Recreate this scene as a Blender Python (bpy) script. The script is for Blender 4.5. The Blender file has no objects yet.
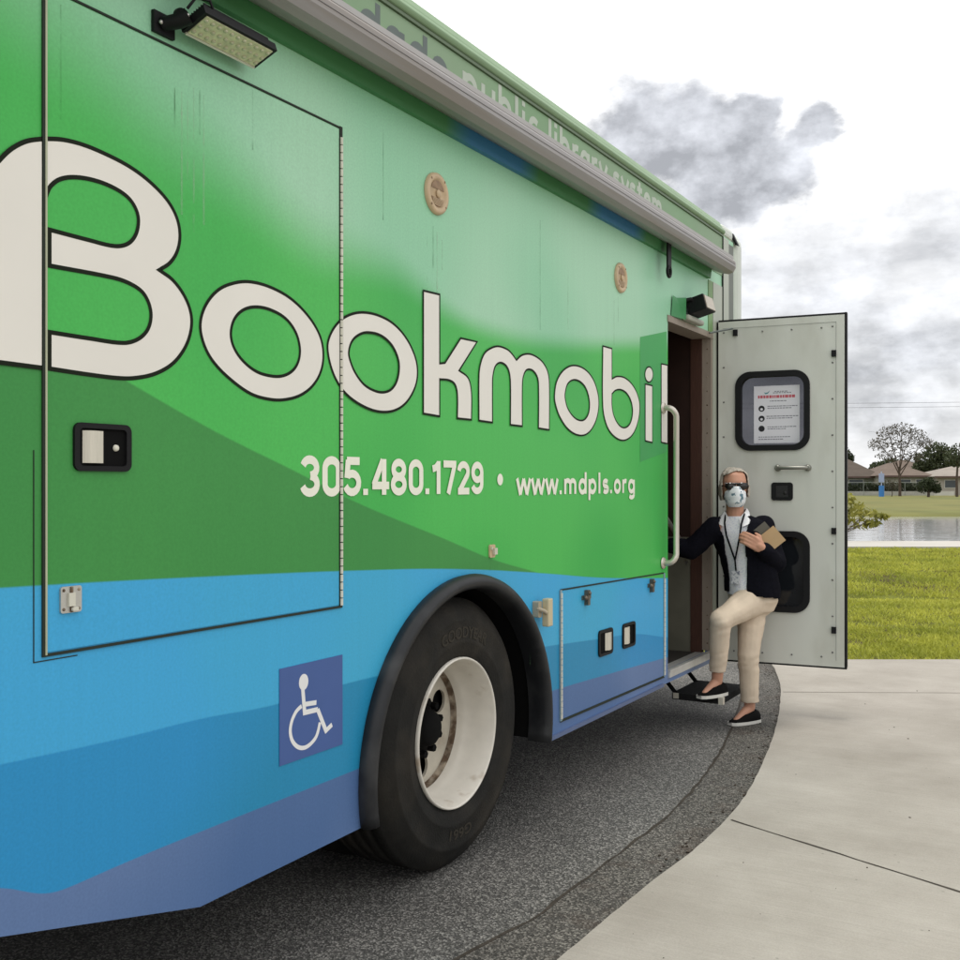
import bpy, bmesh, math, random
from mathutils import Vector, Matrix, noise as mnoise
random.seed(7)
PI = math.pi
SC = bpy.context.scene
COL = SC.collection

# ------------------------------------------------------------------ survey of the place
# The photographer stands on the pavement at (CX, 0), eye height EYE, lens F px of 960.
# World: bus flank is the plane x = 0, bus runs along +Y, Z up.
F, CX, EYE, HX, HY = 1035.0, 2.06, 1.48, 480.0, 484.5
YAW = math.atan((1082 - 480) / F)
SA, CA = math.sin(YAW), math.cos(YAW)

def wall(px, py, X=0.0):
    """survey point on the plane x = X -> (y, z)"""
    t = (px - HX) / F
    s = (CX - X) / (SA - t * CA)
    return (s * (CA + t * SA), EYE + s * (HY - py) / F)

def gnd(px, py, z=0.0):
    d = F * (EYE - z) / (py - HY)
    l = (px - HX) / F * d
    return (CX - d * SA + l * CA, d * CA + l * SA)

def cf(lat, dep, z=0.0):
    """sideways / forward distance from the photographer -> world"""
    return Vector((CX - dep * SA + lat * CA, dep * CA + lat * SA, z))

# ------------------------------------------------------------------ materials
def nodes_of(m):
    m.use_nodes = True
    nt = m.node_tree
    return nt, nt.nodes, nt.links, nt.nodes['Principled BSDF']

def mat(name, col, rough=0.5, spec=0.5, metal=0.0, var=0.08, scale=8.0, bump=0.0, bscale=60.0, col2=None, c2scale=3.0, c2lo=0.5, c2hi=0.62, coat=0.0, stretch=None):
    m = bpy.data.materials.new(name)
    nt, N, L, P = nodes_of(m)
    P.inputs['Roughness'].default_value = rough
    P.inputs['Specular IOR Level'].default_value = spec
    P.inputs['Metallic'].default_value = metal
    P.inputs['Coat Weight'].default_value = coat
    tc = N.new('ShaderNodeTexCoord')
    src = tc.outputs['Object']
    if stretch:
        mp = N.new('ShaderNodeMapping'); mp.inputs['Scale'].default_value = stretch
        L.new(src, mp.inputs['Vector']); src = mp.outputs['Vector']
    n = N.new('ShaderNodeTexNoise'); n.inputs['Scale'].default_value = scale; n.inputs['Detail'].default_value = 6
    L.new(src, n.inputs['Vector'])
    mr = N.new('ShaderNodeMapRange'); mr.inputs['From Min'].default_value = 0.25; mr.inputs['From Max'].default_value = 0.75
    mr.inputs['To Min'].default_value = 1 - var; mr.inputs['To Max'].default_value = 1 + var
    L.new(n.outputs['Fac'], mr.inputs['Value'])
    base = N.new('ShaderNodeMix'); base.data_type = 'RGBA'; base.inputs['A'].default_value = (*col, 1); base.inputs['B'].default_value = (*(col2 or col), 1)
    base.inputs['Factor'].default_value = 0
    if col2:
        n2 = N.new('ShaderNodeTexNoise'); n2.inputs['Scale'].default_value = c2scale; n2.inputs['Detail'].default_value = 5
        L.new(src, n2.inputs['Vector'])
        m2 = N.new('ShaderNodeMapRange'); m2.inputs['From Min'].default_value = c2lo; m2.inputs['From Max'].default_value = c2hi
        L.new(n2.outputs['Fac'], m2.inputs['Value']); L.new(m2.outputs['Result'], base.inputs['Factor'])
    mul = N.new('ShaderNodeMix'); mul.data_type = 'RGBA'; mul.blend_type = 'MULTIPLY'; mul.inputs['Factor'].default_value = 1
    L.new(base.outputs['Result'], mul.inputs['A']); L.new(mr.outputs['Result'], mul.inputs['B'])
    L.new(mul.outputs['Result'], P.inputs['Base Color'])
    if bump:
        nb = N.new('ShaderNodeTexNoise'); nb.inputs['Scale'].default_value = bscale; nb.inputs['Detail'].default_value = 4
        L.new(src, nb.inputs['Vector'])
        b = N.new('ShaderNodeBump'); b.inputs['Strength'].default_value = bump; b.inputs['Distance'].default_value = 0.01
        L.new(nb.outputs['Fac'], b.inputs['Height']); L.new(b.outputs['Normal'], P.inputs['Normal'])
    return m

M = {}
M['black'] = mat('black_plastic', (.009, .009, .010), .5, .18)
M['rubber'] = mat('rubber', (.018, .018, .019), .6, .35, var=.2, bump=.15, bscale=90)
M['flare'] = mat('flare_rubber', (.013, .014, .016), .45, .35, var=.15, col2=(.05, .05, .05), c2scale=5, c2lo=.52, c2hi=.8)
M['tyre'] = mat('tyre_rubber', (.015, .0145, .013), .75, .18, var=.25, scale=14, bump=.25, bscale=120, col2=(.036, .031, .024), c2scale=4, c2lo=.45, c2hi=.75)
M['tyre_text'] = mat('tyre_lettering', (.038, .033, .025), .75, .2)
M['dark'] = mat('underbody_dark', (.007, .007, .007), .9, .08)
M['rim'] = mat('rim_paint', (.70, .66, .58), .38, .45, var=.06, scale=20, col2=(.40, .32, .23), c2scale=9, c2lo=.56, c2hi=.72)
M['disc'] = mat('rim_disc_paint', (.5, .46, .38), .5, .4, var=.12, scale=12, col2=(.28, .2, .13), c2scale=7, c2lo=.52, c2hi=.75)
M['rust'] = mat('rust', (.11, .075, .05), .9, .2, var=.4, scale=30, col2=(.3, .25, .19), c2scale=22, c2lo=.42, c2hi=.6)
M['chrome'] = mat('steel', (.55, .53, .5), .3, .5, .9, var=.08, scale=30)
M['alum'] = mat('aluminium', (.55, .54, .5), .42, .5, .75, var=.1, scale=12)
M['rail'] = mat('brushed_rail', (.62, .57, .5), .38, .5, .6, var=.05)
M['paddle'] = mat('paddle_silver', (.66, .62, .52), .4, .5, .3, var=.08, stretch=(30, 30, 2))
M['cream'] = mat('hinge_cream', (.66, .64, .54), .5, .4, var=.1)
M['seam'] = mat('seam_rubber', (.02, .028, .02), .7, .3)
M['white_txt'] = mat('lettering_white', (.80, .77, .70), .4, .25, var=.03, scale=3)
M['cream_txt'] = mat('lettering_cream', (.86, .85, .72), .4, .4, var=.03)
M['ink'] = mat('lettering_outline', (.012, .016, .009), .6, .1)
M['grey_txt'] = mat('lettering_grey', (.12, .15, .14), .5, .3)
M['pale_txt'] = mat('lettering_pale', (.46, .52, .43), .5, .3)
M['fascia'] = mat('fascia_green', (.20, .34, .18), .5, .3, var=.05, scale=3, col2=(.27, .36, .24), c2scale=.7, c2lo=.4, c2hi=.7)
M['roof'] = mat('roof_paint', (.22, .33, .19), .5, .3, var=.06)
M['awning'] = mat('awning_case', (.30, .285, .28), .45, .4, var=.06, stretch=(8, .4, 8), col2=(.26, .235, .215), c2scale=2)
M['awn_top'] = mat('awning_fabric', (.42, .41, .4), .6, .3, var=.05)
M['beige'] = mat('beige_plastic', (.56, .42, .26), .45, .4, var=.1, scale=30)
M['beige_d'] = mat('beige_grille', (.30, .20, .125), .6, .3, var=.3, scale=60)
M['sign_blue'] = mat('sign_blue', (.055, .11, .31), .45, .4, var=.04)
M['sign_white'] = mat('sign_white', (.8, .8, .78), .45, .4, var=.02)
M['door'] = mat('door_white', (.60, .61, .555), .4, .4, var=.04, scale=2.5, col2=(.49, .49, .43), c2scale=2.6, c2lo=.5, c2hi=.75, stretch=(1.6, 1.6, .6))
M['endcap'] = mat('endcap_white', (.58, .62, .55), .35, .5, var=.04)
M['post'] = mat('post_grey', (.42, .45, .37), .4, .4, var=.04)
M['jamb'] = mat('jamb_tan', (.30, .25, .20), .5, .4, var=.08, stretch=(5, 5, 1))
M['wood'] = mat('jamb_wood', (.075, .034, .023), .5, .4, var=.2, stretch=(20, 20, 1.5))
M['panel_brown'] = mat('interior_brown', (.03, .014, .01), .6, .3, var=.2)
M['panel_olive'] = mat('interior_olive', (.17, .165, .125), .4, .4, var=.12)
M['int_floor'] = mat('interior_floor', (.045, .04, .035), .6, .3)
M['paper'] = mat('paper', (.78, .77, .82), .7, .2, var=.02)
M['red_ink'] = mat('red_ink', (.55, .12, .15), .7, .2)
M['grey_ink'] = mat('grey_ink', (.22, .22, .25), .7, .2)
M['black_ink'] = mat('black_ink', (.03, .03, .035), .7, .2)
M['teal_ink'] = mat('teal_ink', (.1, .3, .33), .7, .2)
M['led'] = mat('led_lens', (.60, .60, .38), .3, .5, var=.25, scale=70)
M['step'] = mat('step_grit', (.014, .014, .014), .9, .15, var=.3, scale=80, bump=.4, bscale=200)
M['skin'] = mat('skin', (.52, .27, .18), .5, .35, var=.06, scale=12)
M['hair'] = mat('hair', (.44, .40, .335), .6, .3, var=.5, stretch=(40, 40, 6), scale=4)
M['mask'] = mat('mask_cloth', (.80, .83, .85), .8, .2, var=.05, col2=(.13, .22, .27), c2scale=34, c2lo=.56, c2hi=.60)
M['shades'] = mat('dark_lens', (.015, .013, .012), .2, .5)
M['cardigan'] = mat('cardigan_knit', (.0055, .0055, .009), .95, .08, var=.25, scale=60, bump=.3, bscale=150)
M['shirt'] = mat('shirt_cotton', (.86, .86, .88), .8, .2, var=.04, col2=(.70, .71, .79), c2scale=110, c2lo=.5, c2hi=.6)
M['collar'] = mat('collar_cotton', (.87, .87, .87), .8, .2, var=.03)
M['chino'] = mat('chino_cotton', (.66, .545, .42), .85, .2, var=.08, scale=9, bump=.35, bscale=22)
M['shoe'] = mat('shoe_canvas', (.007, .0065, .0065), .9, .1)
M['sole'] = mat('shoe_sole', (.62, .6, .55), .7, .3)
M['book_tan'] = mat('book_tan', (.52, .35, .19), .6, .3, var=.08)
M['book_grey'] = mat('book_grey', (.13, .12, .10), .6, .3, var=.12)
M['pages'] = mat('book_pages', (.7, .64, .52), .8, .2)
M['badge'] = mat('badge_card', (.72, .72, .74), .4, .4, col2=(.2, .22, .28), c2scale=60)

def glass_mat():
    m = bpy.data.materials.new('tinted_glass')
    nt, N, L, P = nodes_of(m)
    P.inputs['Base Color'].default_value = (.16, .16, .18, 1)
    P.inputs['Roughness'].default_value = .04
    P.inputs['Transmission Weight'].default_value = .8
    P.inputs['IOR'].default_value = 1.1
    tc = N.new('ShaderNodeTexCoord'); n = N.new('ShaderNodeTexNoise'); n.inputs['Scale'].default_value = 2
    L.new(tc.outputs['Object'], n.inputs['Vector'])
    r = N.new('ShaderNodeMapRange'); r.inputs['To Min'].default_value = .02; r.inputs['To Max'].default_value = .08
    L.new(n.outputs['Fac'], r.inputs['Value']); L.new(r.outputs['Result'], P.inputs['Roughness'])
    return m
M['glass'] = glass_mat()
M['glass_dark'] = mat('dark_glass', (.012, .014, .017), .06, .5, var=.1)

# ---- printed vinyl wrap: bands of colour whose edges are curves over the flank
Y0, Y1, ZM = 0.0, 8.0, 4.0
def wrap_mat():
    m = bpy.data.materials.new('vinyl_wrap')
    nt, N, L, P = nodes_of(m)
    P.inputs['Roughness'].default_value = .36
    P.inputs['Specular IOR Level'].default_value = .24
    geo = N.new('ShaderNodeTexCoord')
    sep = N.new('ShaderNodeSeparateXYZ'); L.new(geo.outputs['Object'], sep.inputs[0])
    yn = N.new('ShaderNodeMapRange'); yn.clamp = False
    yn.inputs['From Min'].default_value = Y0; yn.inputs['From Max'].default_value = Y1
    L.new(sep.outputs['Y'], yn.inputs['Value'])
    def curve(pix):
        pts = sorted(wall(*p) for p in pix)
        c = N.new('ShaderNodeFloatCurve')
        cm = c.mapping; cm.use_clip = False; cm.extend = 'EXTRAPOLATED'
        cv = cm.curves[0]
        xs = [((y - Y0) / (Y1 - Y0), z / ZM) for y, z in pts]
        cv.points[0].location = xs[0]; cv.points[1].location = xs[-1]
        for q in xs[1:-1]: cv.points.new(*q)
        for p in cv.points: p.handle_type = 'AUTO_CLAMPED'
        cm.update()
        L.new(yn.outputs['Result'], c.inputs['Value'])
        mu = N.new('ShaderNodeMath'); mu.operation = 'MULTIPLY'; mu.inputs[1].default_value = ZM
        L.new(c.outputs['Value'], mu.inputs[0])
        return mu.outputs[0]
    def above(cu, soft):
        d = N.new('ShaderNodeMath'); d.operation = 'SUBTRACT'
        L.new(sep.outputs['Z'], d.inputs[0]); L.new(cu, d.inputs[1])
        r = N.new('ShaderNodeMapRange'); r.interpolation_type = 'SMOOTHSTEP'
        if isinstance(soft, float):
            r.inputs['From Min'].default_value = -soft; r.inputs['From Max'].default_value = soft
        else:
            ng = N.new('ShaderNodeMath'); ng.operation = 'MULTIPLY'; ng.inputs[1].default_value = -1
            L.new(soft, ng.inputs[0]); L.new(ng.outputs[0], r.inputs['From Min']); L.new(soft, r.inputs['From Max'])
        L.new(d.outputs[0], r.inputs['Value'])
        return r.outputs['Result']
    def mix(a, b, f):
        x = N.new('ShaderNodeMix'); x.data_type = 'RGBA'
        for s, v in (('A', a), ('B', b)):
            if isinstance(v, tuple): x.inputs[s].default_value = (*v, 1)
            else: L.new(v, x.inputs[s])
        if isinstance(f, float): x.inputs['Factor'].default_value = f
        else: L.new(f, x.inputs['Factor'])
        return x.outputs['Result']
    # broad printed tone shifts
    nz = N.new('ShaderNodeTexNoise'); nz.inputs['Scale'].default_value = .9; nz.inputs['Detail'].default_value = 1
    L.new(geo.outputs['Object'], nz.inputs['Vector'])
    nf = N.new('ShaderNodeMapRange'); nf.inputs['From Min'].default_value = .4; nf.inputs['From Max'].default_value = .62
    L.new(nz.outputs['Fac'], nf.inputs['Value']); tone = nf.outputs['Result']
    GREEN, GREEN2 = (.055, .43, .082), (.078, .49, .095)
    DGREEN, DGREEN2 = (.048, .265, .062), (.056, .285, .066)
    BLUE, BLUE2 = (.055, .40, .64), (.056, .39, .70)
    MBLUE, MBLUE2 = (.020, .25, .45), (.026, .275, .56)
    PURP, PURP2 = (.080, .155, .33), (.122, .20, .385)
    PALE, PALE2 = (.29, .60, .38), (.37, .65, .44)
    c_mid = curve([(0, 764.6), (125, 737.5), (200, 719), (277, 704), (345, 684), (420, 668), (549, 646), (605, 638), (632, 634), (664, 637)])
    c_pur = curve([(0, 888), (65, 889), (95, 876), (120, 865), (200, 832), (280, 800), (360, 768), (450, 730), (549, 692), (605, 675), (664, 658)])
    c_blu = curve([(0, 588), (100, 582), (200, 577), (343, 571), (450, 569), (540, 573), (600, 577.5), (664, 578)])
    c_dg = curve([(-40, 290), (40, 332), (124, 380), (210, 429), (300, 474), (347, 498), (447, 540), (492, 559), (538, 573), (600, 596), (664, 612)])
    c_pale = curve([(-40, -60), (0, -25), (67, 28), (150, 105), (233, 172), (320, 243), (393, 268), (423, 290), (447, 310), (500, 333), (540, 341), (640, 344), (668, 344)])
    col = mix(mix(PURP, PURP2, tone), mix(MBLUE, MBLUE2, tone), above(c_pur, .002))
    col = mix(col, mix(BLUE, BLUE2, tone), above(c_mid, .003))
    dg = mix(DGREEN, DGREEN2, tone)
    col = mix(col, dg, above(c_blu, .003))
    # bright green only where it lies above the blue edge too
    mx = N.new('ShaderNodeMath'); mx.operation = 'MULTIPLY'
    L.new(above(c_dg, .004), mx.inputs[0]); L.new(above(c_blu, .003), mx.inputs[1])
    col = mix(col, mix(GREEN, GREEN2, tone), mx.outputs[0])
    wsoft = N.new('ShaderNodeMapRange'); wsoft.inputs['From Min'].default_value = 1.6; wsoft.inputs['From Max'].default_value = 3.4
    wsoft.inputs['To Min'].default_value = .24; wsoft.inputs['To Max'].default_value = .06
    L.new(sep.outputs['Y'], wsoft.inputs['Value'])
    pm = above(c_pale, wsoft.outputs['Result'])
    col = mix(col, mix(PALE, PALE2, tone), pm)
    # grime: faint vertical runs and specks
    mp = N.new('ShaderNodeMapping'); mp.inputs['Scale'].default_value = (1, 26, .7); L.new(geo.outputs['Object'], mp.inputs['Vector'])
    st = N.new('ShaderNodeTexNoise'); st.inputs['Scale'].default_value = 1.6; st.inputs['Detail'].default_value = 5; L.new(mp.outputs['Vector'], st.inputs['Vector'])
    sr = N.new('ShaderNodeMapRange'); sr.inputs['From Min'].default_value = .3; sr.inputs['From Max'].default_value = .75; sr.inputs['To Min'].default_value = .985; sr.inputs['To Max'].default_value = 1.02
    L.new(st.outputs['Fac'], sr.inputs['Value'])
    fn = N.new('ShaderNodeTexNoise'); fn.inputs['Scale'].default_value = 140; fn.inputs['Detail'].default_value = 3; L.new(geo.outputs['Object'], fn.inputs['Vector'])
    fr = N.new('ShaderNodeMapRange'); fr.inputs['To Min'].default_value = .86; fr.inputs['To Max'].default_value = 1.14; L.new(fn.outputs['Fac'], fr.inputs['Value'])
    mm = N.new('ShaderNodeMath'); mm.operation = 'MULTIPLY'; L.new(sr.outputs['Result'], mm.inputs[0]); L.new(fr.outputs['Result'], mm.inputs[1])
    out = N.new('ShaderNodeMix'); out.data_type = 'RGBA'; out.blend_type = 'MULTIPLY'; out.inputs['Factor'].default_value = 1
    L.new(col, out.inputs['A']); L.new(mm.outputs[0], out.inputs['B'])
    L.new(out.outputs['Result'], P.inputs['Base Color'])
    wv = N.new('ShaderNodeTexNoise'); wv.inputs['Scale'].default_value = 1.3; wv.inputs['Detail'].default_value = 2; L.new(geo.outputs['Object'], wv.inputs['Vector'])
    b = N.new('ShaderNodeBump'); b.inputs['Strength'].default_value = .25; b.inputs['Distance'].default_value = .02
    L.new(wv.outputs['Fac'], b.inputs['Height']); L.new(b.outputs['Normal'], P.inputs['Normal'])
    return m
M['wrap'] = wrap_mat()

# strip behind the awning: green wrap with awning shade painted in, two blue flourishes
def strip_mat():
    m = bpy.data.materials.new('shaded_strip_wrap'); nt, N, L, P = nodes_of(m)
    P.inputs['Roughness'].default_value = .5
    tc = N.new('ShaderNodeTexCoord'); sep = N.new('ShaderNodeSeparateXYZ'); L.new(tc.outputs['Object'], sep.inputs[0])
    n = N.new('ShaderNodeTexNoise'); n.inputs['Scale'].default_value = 2.5; L.new(tc.outputs['Object'], n.inputs['Vector'])
    prev = None
    for y0, y1 in ((3.34, 3.92), (4.60, 5.2)):
        c, h = (y0 + y1) / 2, (y1 - y0) / 2
        s = N.new('ShaderNodeMath'); s.operation = 'SUBTRACT'; s.inputs[1].default_value = c; L.new(sep.outputs['Y'], s.inputs[0])
        a = N.new('ShaderNodeMath'); a.operation = 'ABSOLUTE'; L.new(s.outputs[0], a.inputs[0])
        r = N.new('ShaderNodeMapRange'); r.inputs['From Min'].default_value = h + .09; r.inputs['From Max'].default_value = h - .09; L.new(a.outputs[0], r.inputs['Value'])
        if prev is None: prev = r.outputs['Result']
        else:
            x = N.new('ShaderNodeMath'); x.operation = 'MAXIMUM'; L.new(prev, x.inputs[0]); L.new(r.outputs['Result'], x.inputs[1]); prev = x.outputs[0]
    mx = N.new('ShaderNodeMix'); mx.data_type = 'RGBA'; mx.inputs['A'].default_value = (.05, .21, .07, 1); mx.inputs['B'].default_value = (.03, .17, .33, 1)
    L.new(prev, mx.inputs['Factor']); L.new(mx.outputs['Result'], P.inputs['Base Color'])
    return m
M['strip'] = strip_mat()

# ------------------------------------------------------------------ mesh builder
class MB:
    def __init__(s): s.v = []; s.f = []; s.sm = []
    def add(s, vs, fs, smooth=False):
        o = len(s.v); s.v += [tuple(p) for p in vs]
        for f in fs: s.f.append(tuple(i + o for i in f)); s.sm.append(smooth)
        return s
    def box(s, x0, x1, y0, y1, z0, z1):
        v = [(x0,y0,z0),(x1,y0,z0),(x1,y1,z0),(x0,y1,z0),(x0,y0,z1),(x1,y0,z1),(x1,y1,z1),(x0,y1,z1)]
        return s.add(v, [(0,3,2,1),(4,5,6,7),(0,1,5,4),(1,2,6,5),(2,3,7,6),(3,0,4,7)])
    def obox(s, c, ax, ay, az):
        """oriented box: centre and three half-extent vectors"""
        c, ax, ay, az = map(Vector, (c, ax, ay, az))
        v = [c + ax*i + ay*j + az*k for k in (-1,1) for i, j in ((-1,-1),(1,-1),(1,1),(-1,1))]
        return s.add(v, [(0,3,2,1),(4,5,6,7),(0,1,5,4),(1,2,6,5),(2,3,7,6),(3,0,4,7)])
    def tube(s, pts, rad, n=10, caps=True, smooth=True):
        pts = [Vector(p) for p in pts]
        if not isinstance(rad, (list, tuple)): rad = [rad] * len(pts)
        rings = []; up = None
        for i, p in enumerate(pts):
            d = (pts[min(i+1, len(pts)-1)] - pts[max(i-1, 0)]).normalized()
            if up is None:
                up = Vector((0,0,1)) if abs(d.z) < .9 else Vector((1,0,0))
            a = d.cross(up).normalized(); b = d.cross(a).normalized(); up = -(b) if b.dot(up) < 0 else b
            a = d.cross(up).normalized()
            rings.append([p + (a*math.cos(2*PI*k/n) + up*math.sin(2*PI*k/n))*rad[i] for k in range(n)])
        v = [q for r in rings for q in r]; f = []
        for i in range(len(rings)-1):
            for k in range(n):
                f.append((i*n+k, i*n+(k+1)%n, (i+1)*n+(k+1)%n, (i+1)*n+k))
        s.add(v, f, smooth)
        if caps:
            s.add(rings[0], [tuple(range(n))]); s.add(rings[-1], [tuple(reversed(range(n)))])
        return s
    def lathe(s, prof, c, axis='x', n=64, a0=0, a1=2*PI, smooth=True):
        """prof: (radius, along-axis) pairs"""
        full = abs(a1-a0-2*PI) < 1e-6
        m = n if full else n+1; v = []; f = []
        for k in range(m):
            a = a0 + (a1-a0)*k/n; co, si = math.cos(a), math.sin(a)
            for r, h in prof:
                if axis == 'x': v.append((c[0]+h, c[1]+r*co, c[2]+r*si))
                elif axis == 'y': v.append((c[0]+r*co, c[1]+h, c[2]+r*si))
                else: v.append((c[0]+r*co, c[1]+r*si, c[2]+h))
        p = len(prof)
        for k in range(n):
            k2 = (k+1) % m
            for j in range(p-1): f.append((k*p+j, k2*p+j, k2*p+j+1, k*p+j+1))
        return s.add(v, f, smooth)
    def sphere(s, c, r, n=16, m=10):
        if not isinstance(r, (list, tuple)): r = (r, r, r)
        v = [(c[0], c[1], c[2]+r[2])]; f = []
        for i in range(1, m):
            t = PI*i/m
            for k in range(n):
                a = 2*PI*k/n
                v.append((c[0]+r[0]*math.sin(t)*math.cos(a), c[1]+r[1]*math.sin(t)*math.sin(a), c[2]+r[2]*math.cos(t)))
        v.append((c[0], c[1], c[2]-r[2])); e = len(v)-1
        for k in range(n): f.append((0, 1+k, 1+(k+1)%n))
        for i in range(m-2):
            for k in range(n): f.append((1+i*n+k, 1+(i+1)*n+k, 1+(i+1)*n+(k+1)%n, 1+i*n+(k+1)%n))
        for k in range(n): f.append((e, 1+(m-2)*n+(k+1)%n, 1+(m-2)*n+k))
        return s.add(v, f, True)
    def capsule(s, p0, p1, r0, r1):
        p0, p1 = Vector(p0), Vector(p1)
        s.sphere(p0, r0); s.sphere(p1, r1); s.tube([p0, p1], [r0, r1], 14)
        return s
    def loft(s, secs, n=24):
        """secs: list of (centre, half-width vector, half-depth vector)"""
        v = []; f = []
        for c, a, b in secs:
            c, a, b = Vector(c), Vector(a), Vector(b)
            for k in range(n):
                t = 2*PI*k/n
                v.append(c + a*math.cos(t) + b*math.sin(t))
        for i in range(len(secs)-1):
            for k in range(n): f.append((i*n+k, i*n+(k+1)%n, (i+1)*n+(k+1)%n, (i+1)*n+k))
        f.append(tuple(reversed(range(n)))); f.append(tuple(range((len(secs)-1)*n, len(secs)*n)))
        return s.add(v, f, True)
    def prism(s, poly, x0, x1, plane='yz'):
        n = len(poly)
        def P(p, h): return (h, p[0], p[1]) if plane == 'yz' else (p[0], p[1], h)
        v = [P(p, x0) for p in poly] + [P(p, x1) for p in poly]
        f = [tuple(reversed(range(n))), tuple(range(n, 2*n))] + [(i, (i+1)%n, n+(i+1)%n, n+i) for i in range(n)]
        return s.add(v, f)
    def mesh(s, name, off=(0,0,0)):
        me = bpy.data.meshes.new(name)
        o = Vector(off)
        me.from_pydata([tuple(Vector(p) - o) for p in s.v], [], s.f)
        me.polygons.foreach_set('use_smooth', s.sm); me.update()
        return me
    def build(s, name, m, parent=None, bevel=0.0, seg=2, fixn=True):
        me = s.mesh(name, base_of(parent))
        if fixn:
            bm = bmesh.new(); bm.from_mesh(me); bmesh.ops.recalc_face_normals(bm, faces=bm.faces); bm.to_mesh(me); bm.free()
        return link(name, me, m, parent, bevel, seg)

BASE = {}
def base_of(p):
    while p is not None:
        if p.name in BASE: return BASE[p.name]
        p = p.parent
    return (0, 0, 0)

def link(name, me, m, parent=None, bevel=0.0, seg=2):
    o = bpy.data.objects.new(name, me); COL.objects.link(o)
    if m is not None:
        me.materials.clear(); me.materials.append(M[m] if isinstance(m, str) else m)
    if parent is not None: o.parent = parent
    if bevel:
        b = o.modifiers.new('bevel', 'BEVEL'); b.width = bevel; b.segments = seg; b.limit_method = 'ANGLE'; b.angle_limit = math.radians(40)
    return o

def thing(name, label, cat, loc=(0,0,0), group=None):
    o = bpy.data.objects.new(name, None); COL.objects.link(o)
    o.empty_display_size = .1; o.location = loc; BASE[o.name] = tuple(loc)
    tag(o, label, cat, group); return o

def tag(o, label, cat, group=None):
    o['label'] = label; o['category'] = cat
    if group: o['group'] = group
    return o

def structure(o, kind='structure'): o['kind'] = kind; return o

def to_mesh(o, name):
    dg = bpy.context.evaluated_depsgraph_get(); dg.update()
    me = bpy.data.meshes.new_from_object(o.evaluated_get(dg)); me.name = name
    d = o.data; bpy.data.objects.remove(o)
    return me

WALLM = Matrix(((0,0,1,0),(1,0,0,0),(0,1,0,0),(0,0,0,1)))     # local X -> +y, local Y -> +z, normal -> +x

def fill2d(loops, x0, x1, name='fill', mtx=WALLM):
    """filled outline(s) with even-odd holes, extruded from x0 to x1 along the normal"""
    cu = bpy.data.curves.new(name, 'CURVE'); cu.dimensions = '2D'; cu.fill_mode = 'BOTH'; cu.extrude = (x1-x0)/2
    for lp in loops:
        sp = cu.splines.new('POLY'); sp.points.add(len(lp)-1); sp.use_cyclic_u = True
        for p, q in zip(sp.points, lp): p.co = (q[0], q[1], 0, 1)
    o = bpy.data.objects.new(name, cu); COL.objects.link(o)
    me = to_mesh(o, name)
    me.transform(Matrix.Translation((0, 0, (x0+x1)/2))); me.transform(mtx)
    return me

def smooth_loop(pts, sub=6):
    """closed Catmull-Rom; a point given as (x, y, 1) is a sharp corner"""
    n = len(pts); out = []
    for i in range(n):
        p1, p2 = pts[i], pts[(i+1) % n]
        a, b = Vector(p1[:2]), Vector(p2[:2])
        c1, c2 = len(p1) > 2, len(p2) > 2
        p0 = Vector(pts[(i-1) % n][:2]); p3 = Vector(pts[(i+2) % n][:2])
        if c1 and c2: out.append(a); continue
        t1 = (b-a)*1.0 if c1 else (b-p0)/2
        t2 = (b-a)*1.0 if c2 else (p3-a)/2
        L_ = (b-a).length
        if not c1 and t1.length > 0: t1 = t1.normalized()*L_
        if not c2 and t2.length > 0: t2 = t2.normalized()*L_
        for k in range(sub):
            t = k/sub; t_2, t_3 = t*t, t*t*t
            out.append(a*(2*t_3-3*t_2+1) + t1*(t_3-2*t_2+t) + b*(-2*t_3+3*t_2) + t2*(t_3-t_2))
    return [tuple(p) for p in out]

def ribbon(mb, loop, w, x, th=.0006):
    """stroke of width w along a closed outline on the flank"""
    n = len(loop); A = []; B = []
    for i in range(n):
        p0, p, p1 = Vector(loop[i-1]), Vector(loop[i]), Vector(loop[(i+1) % n])
        d0 = (p-p0); d1 = (p1-p)
        if d0.length < 1e-7: d0 = d1
        if d1.length < 1e-7: d1 = d0
        n0 = Vector((-d0.y, d0.x)).normalized(); n1 = Vector((-d1.y, d1.x)).normalized()
        m = n0+n1
        m = n0 if m.length < 1e-6 else m.normalized()
        k = min(2.2, 1/max(.3, m.dot(n0)))
        A.append(p+m*k*w/2); B.append(p-m*k*w/2)
    v = [(x, p.x, p.y) for p in A] + [(x, p.x, p.y) for p in B]
    mb.add(v, [(i, (i+1) % n, n+(i+1) % n, n+i) for i in range(n)])

def text_mesh(body, size=1.0, offset=0.0):
    cu = bpy.data.curves.new('text', 'FONT'); cu.body = body; cu.size = size; cu.offset = offset; cu.fill_mode = 'FRONT'
    o = bpy.data.objects.new('text', cu); COL.objects.link(o)
    return to_mesh(o, 'text')

def fit_text(me, y0, y1, z0, z1, x, zref=None):
    """scale a flat text mesh into a rectangle of the flank (zref = mesh heights that go to z0 and z1)"""
    xs = [v.co.x for v in me.vertices]; ys = [v.co.y for v in me.vertices]
    a0, a1 = min(xs), max(xs); b0, b1 = zref or (min(ys), max(ys))
    for v in me.vertices:
        v.co = Vector((x, y0+(v.co.x-a0)/(a1-a0)*(y1-y0), z0+(v.co.y-b0)/(b1-b0)*(z1-z0)))
    return me

def join_meshes(meshes, name):
    bm = bmesh.new()
    for me in meshes: bm.from_mesh(me)
    out = bpy.data.meshes.new(name); bm.to_mesh(out); bm.free(); return out

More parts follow.
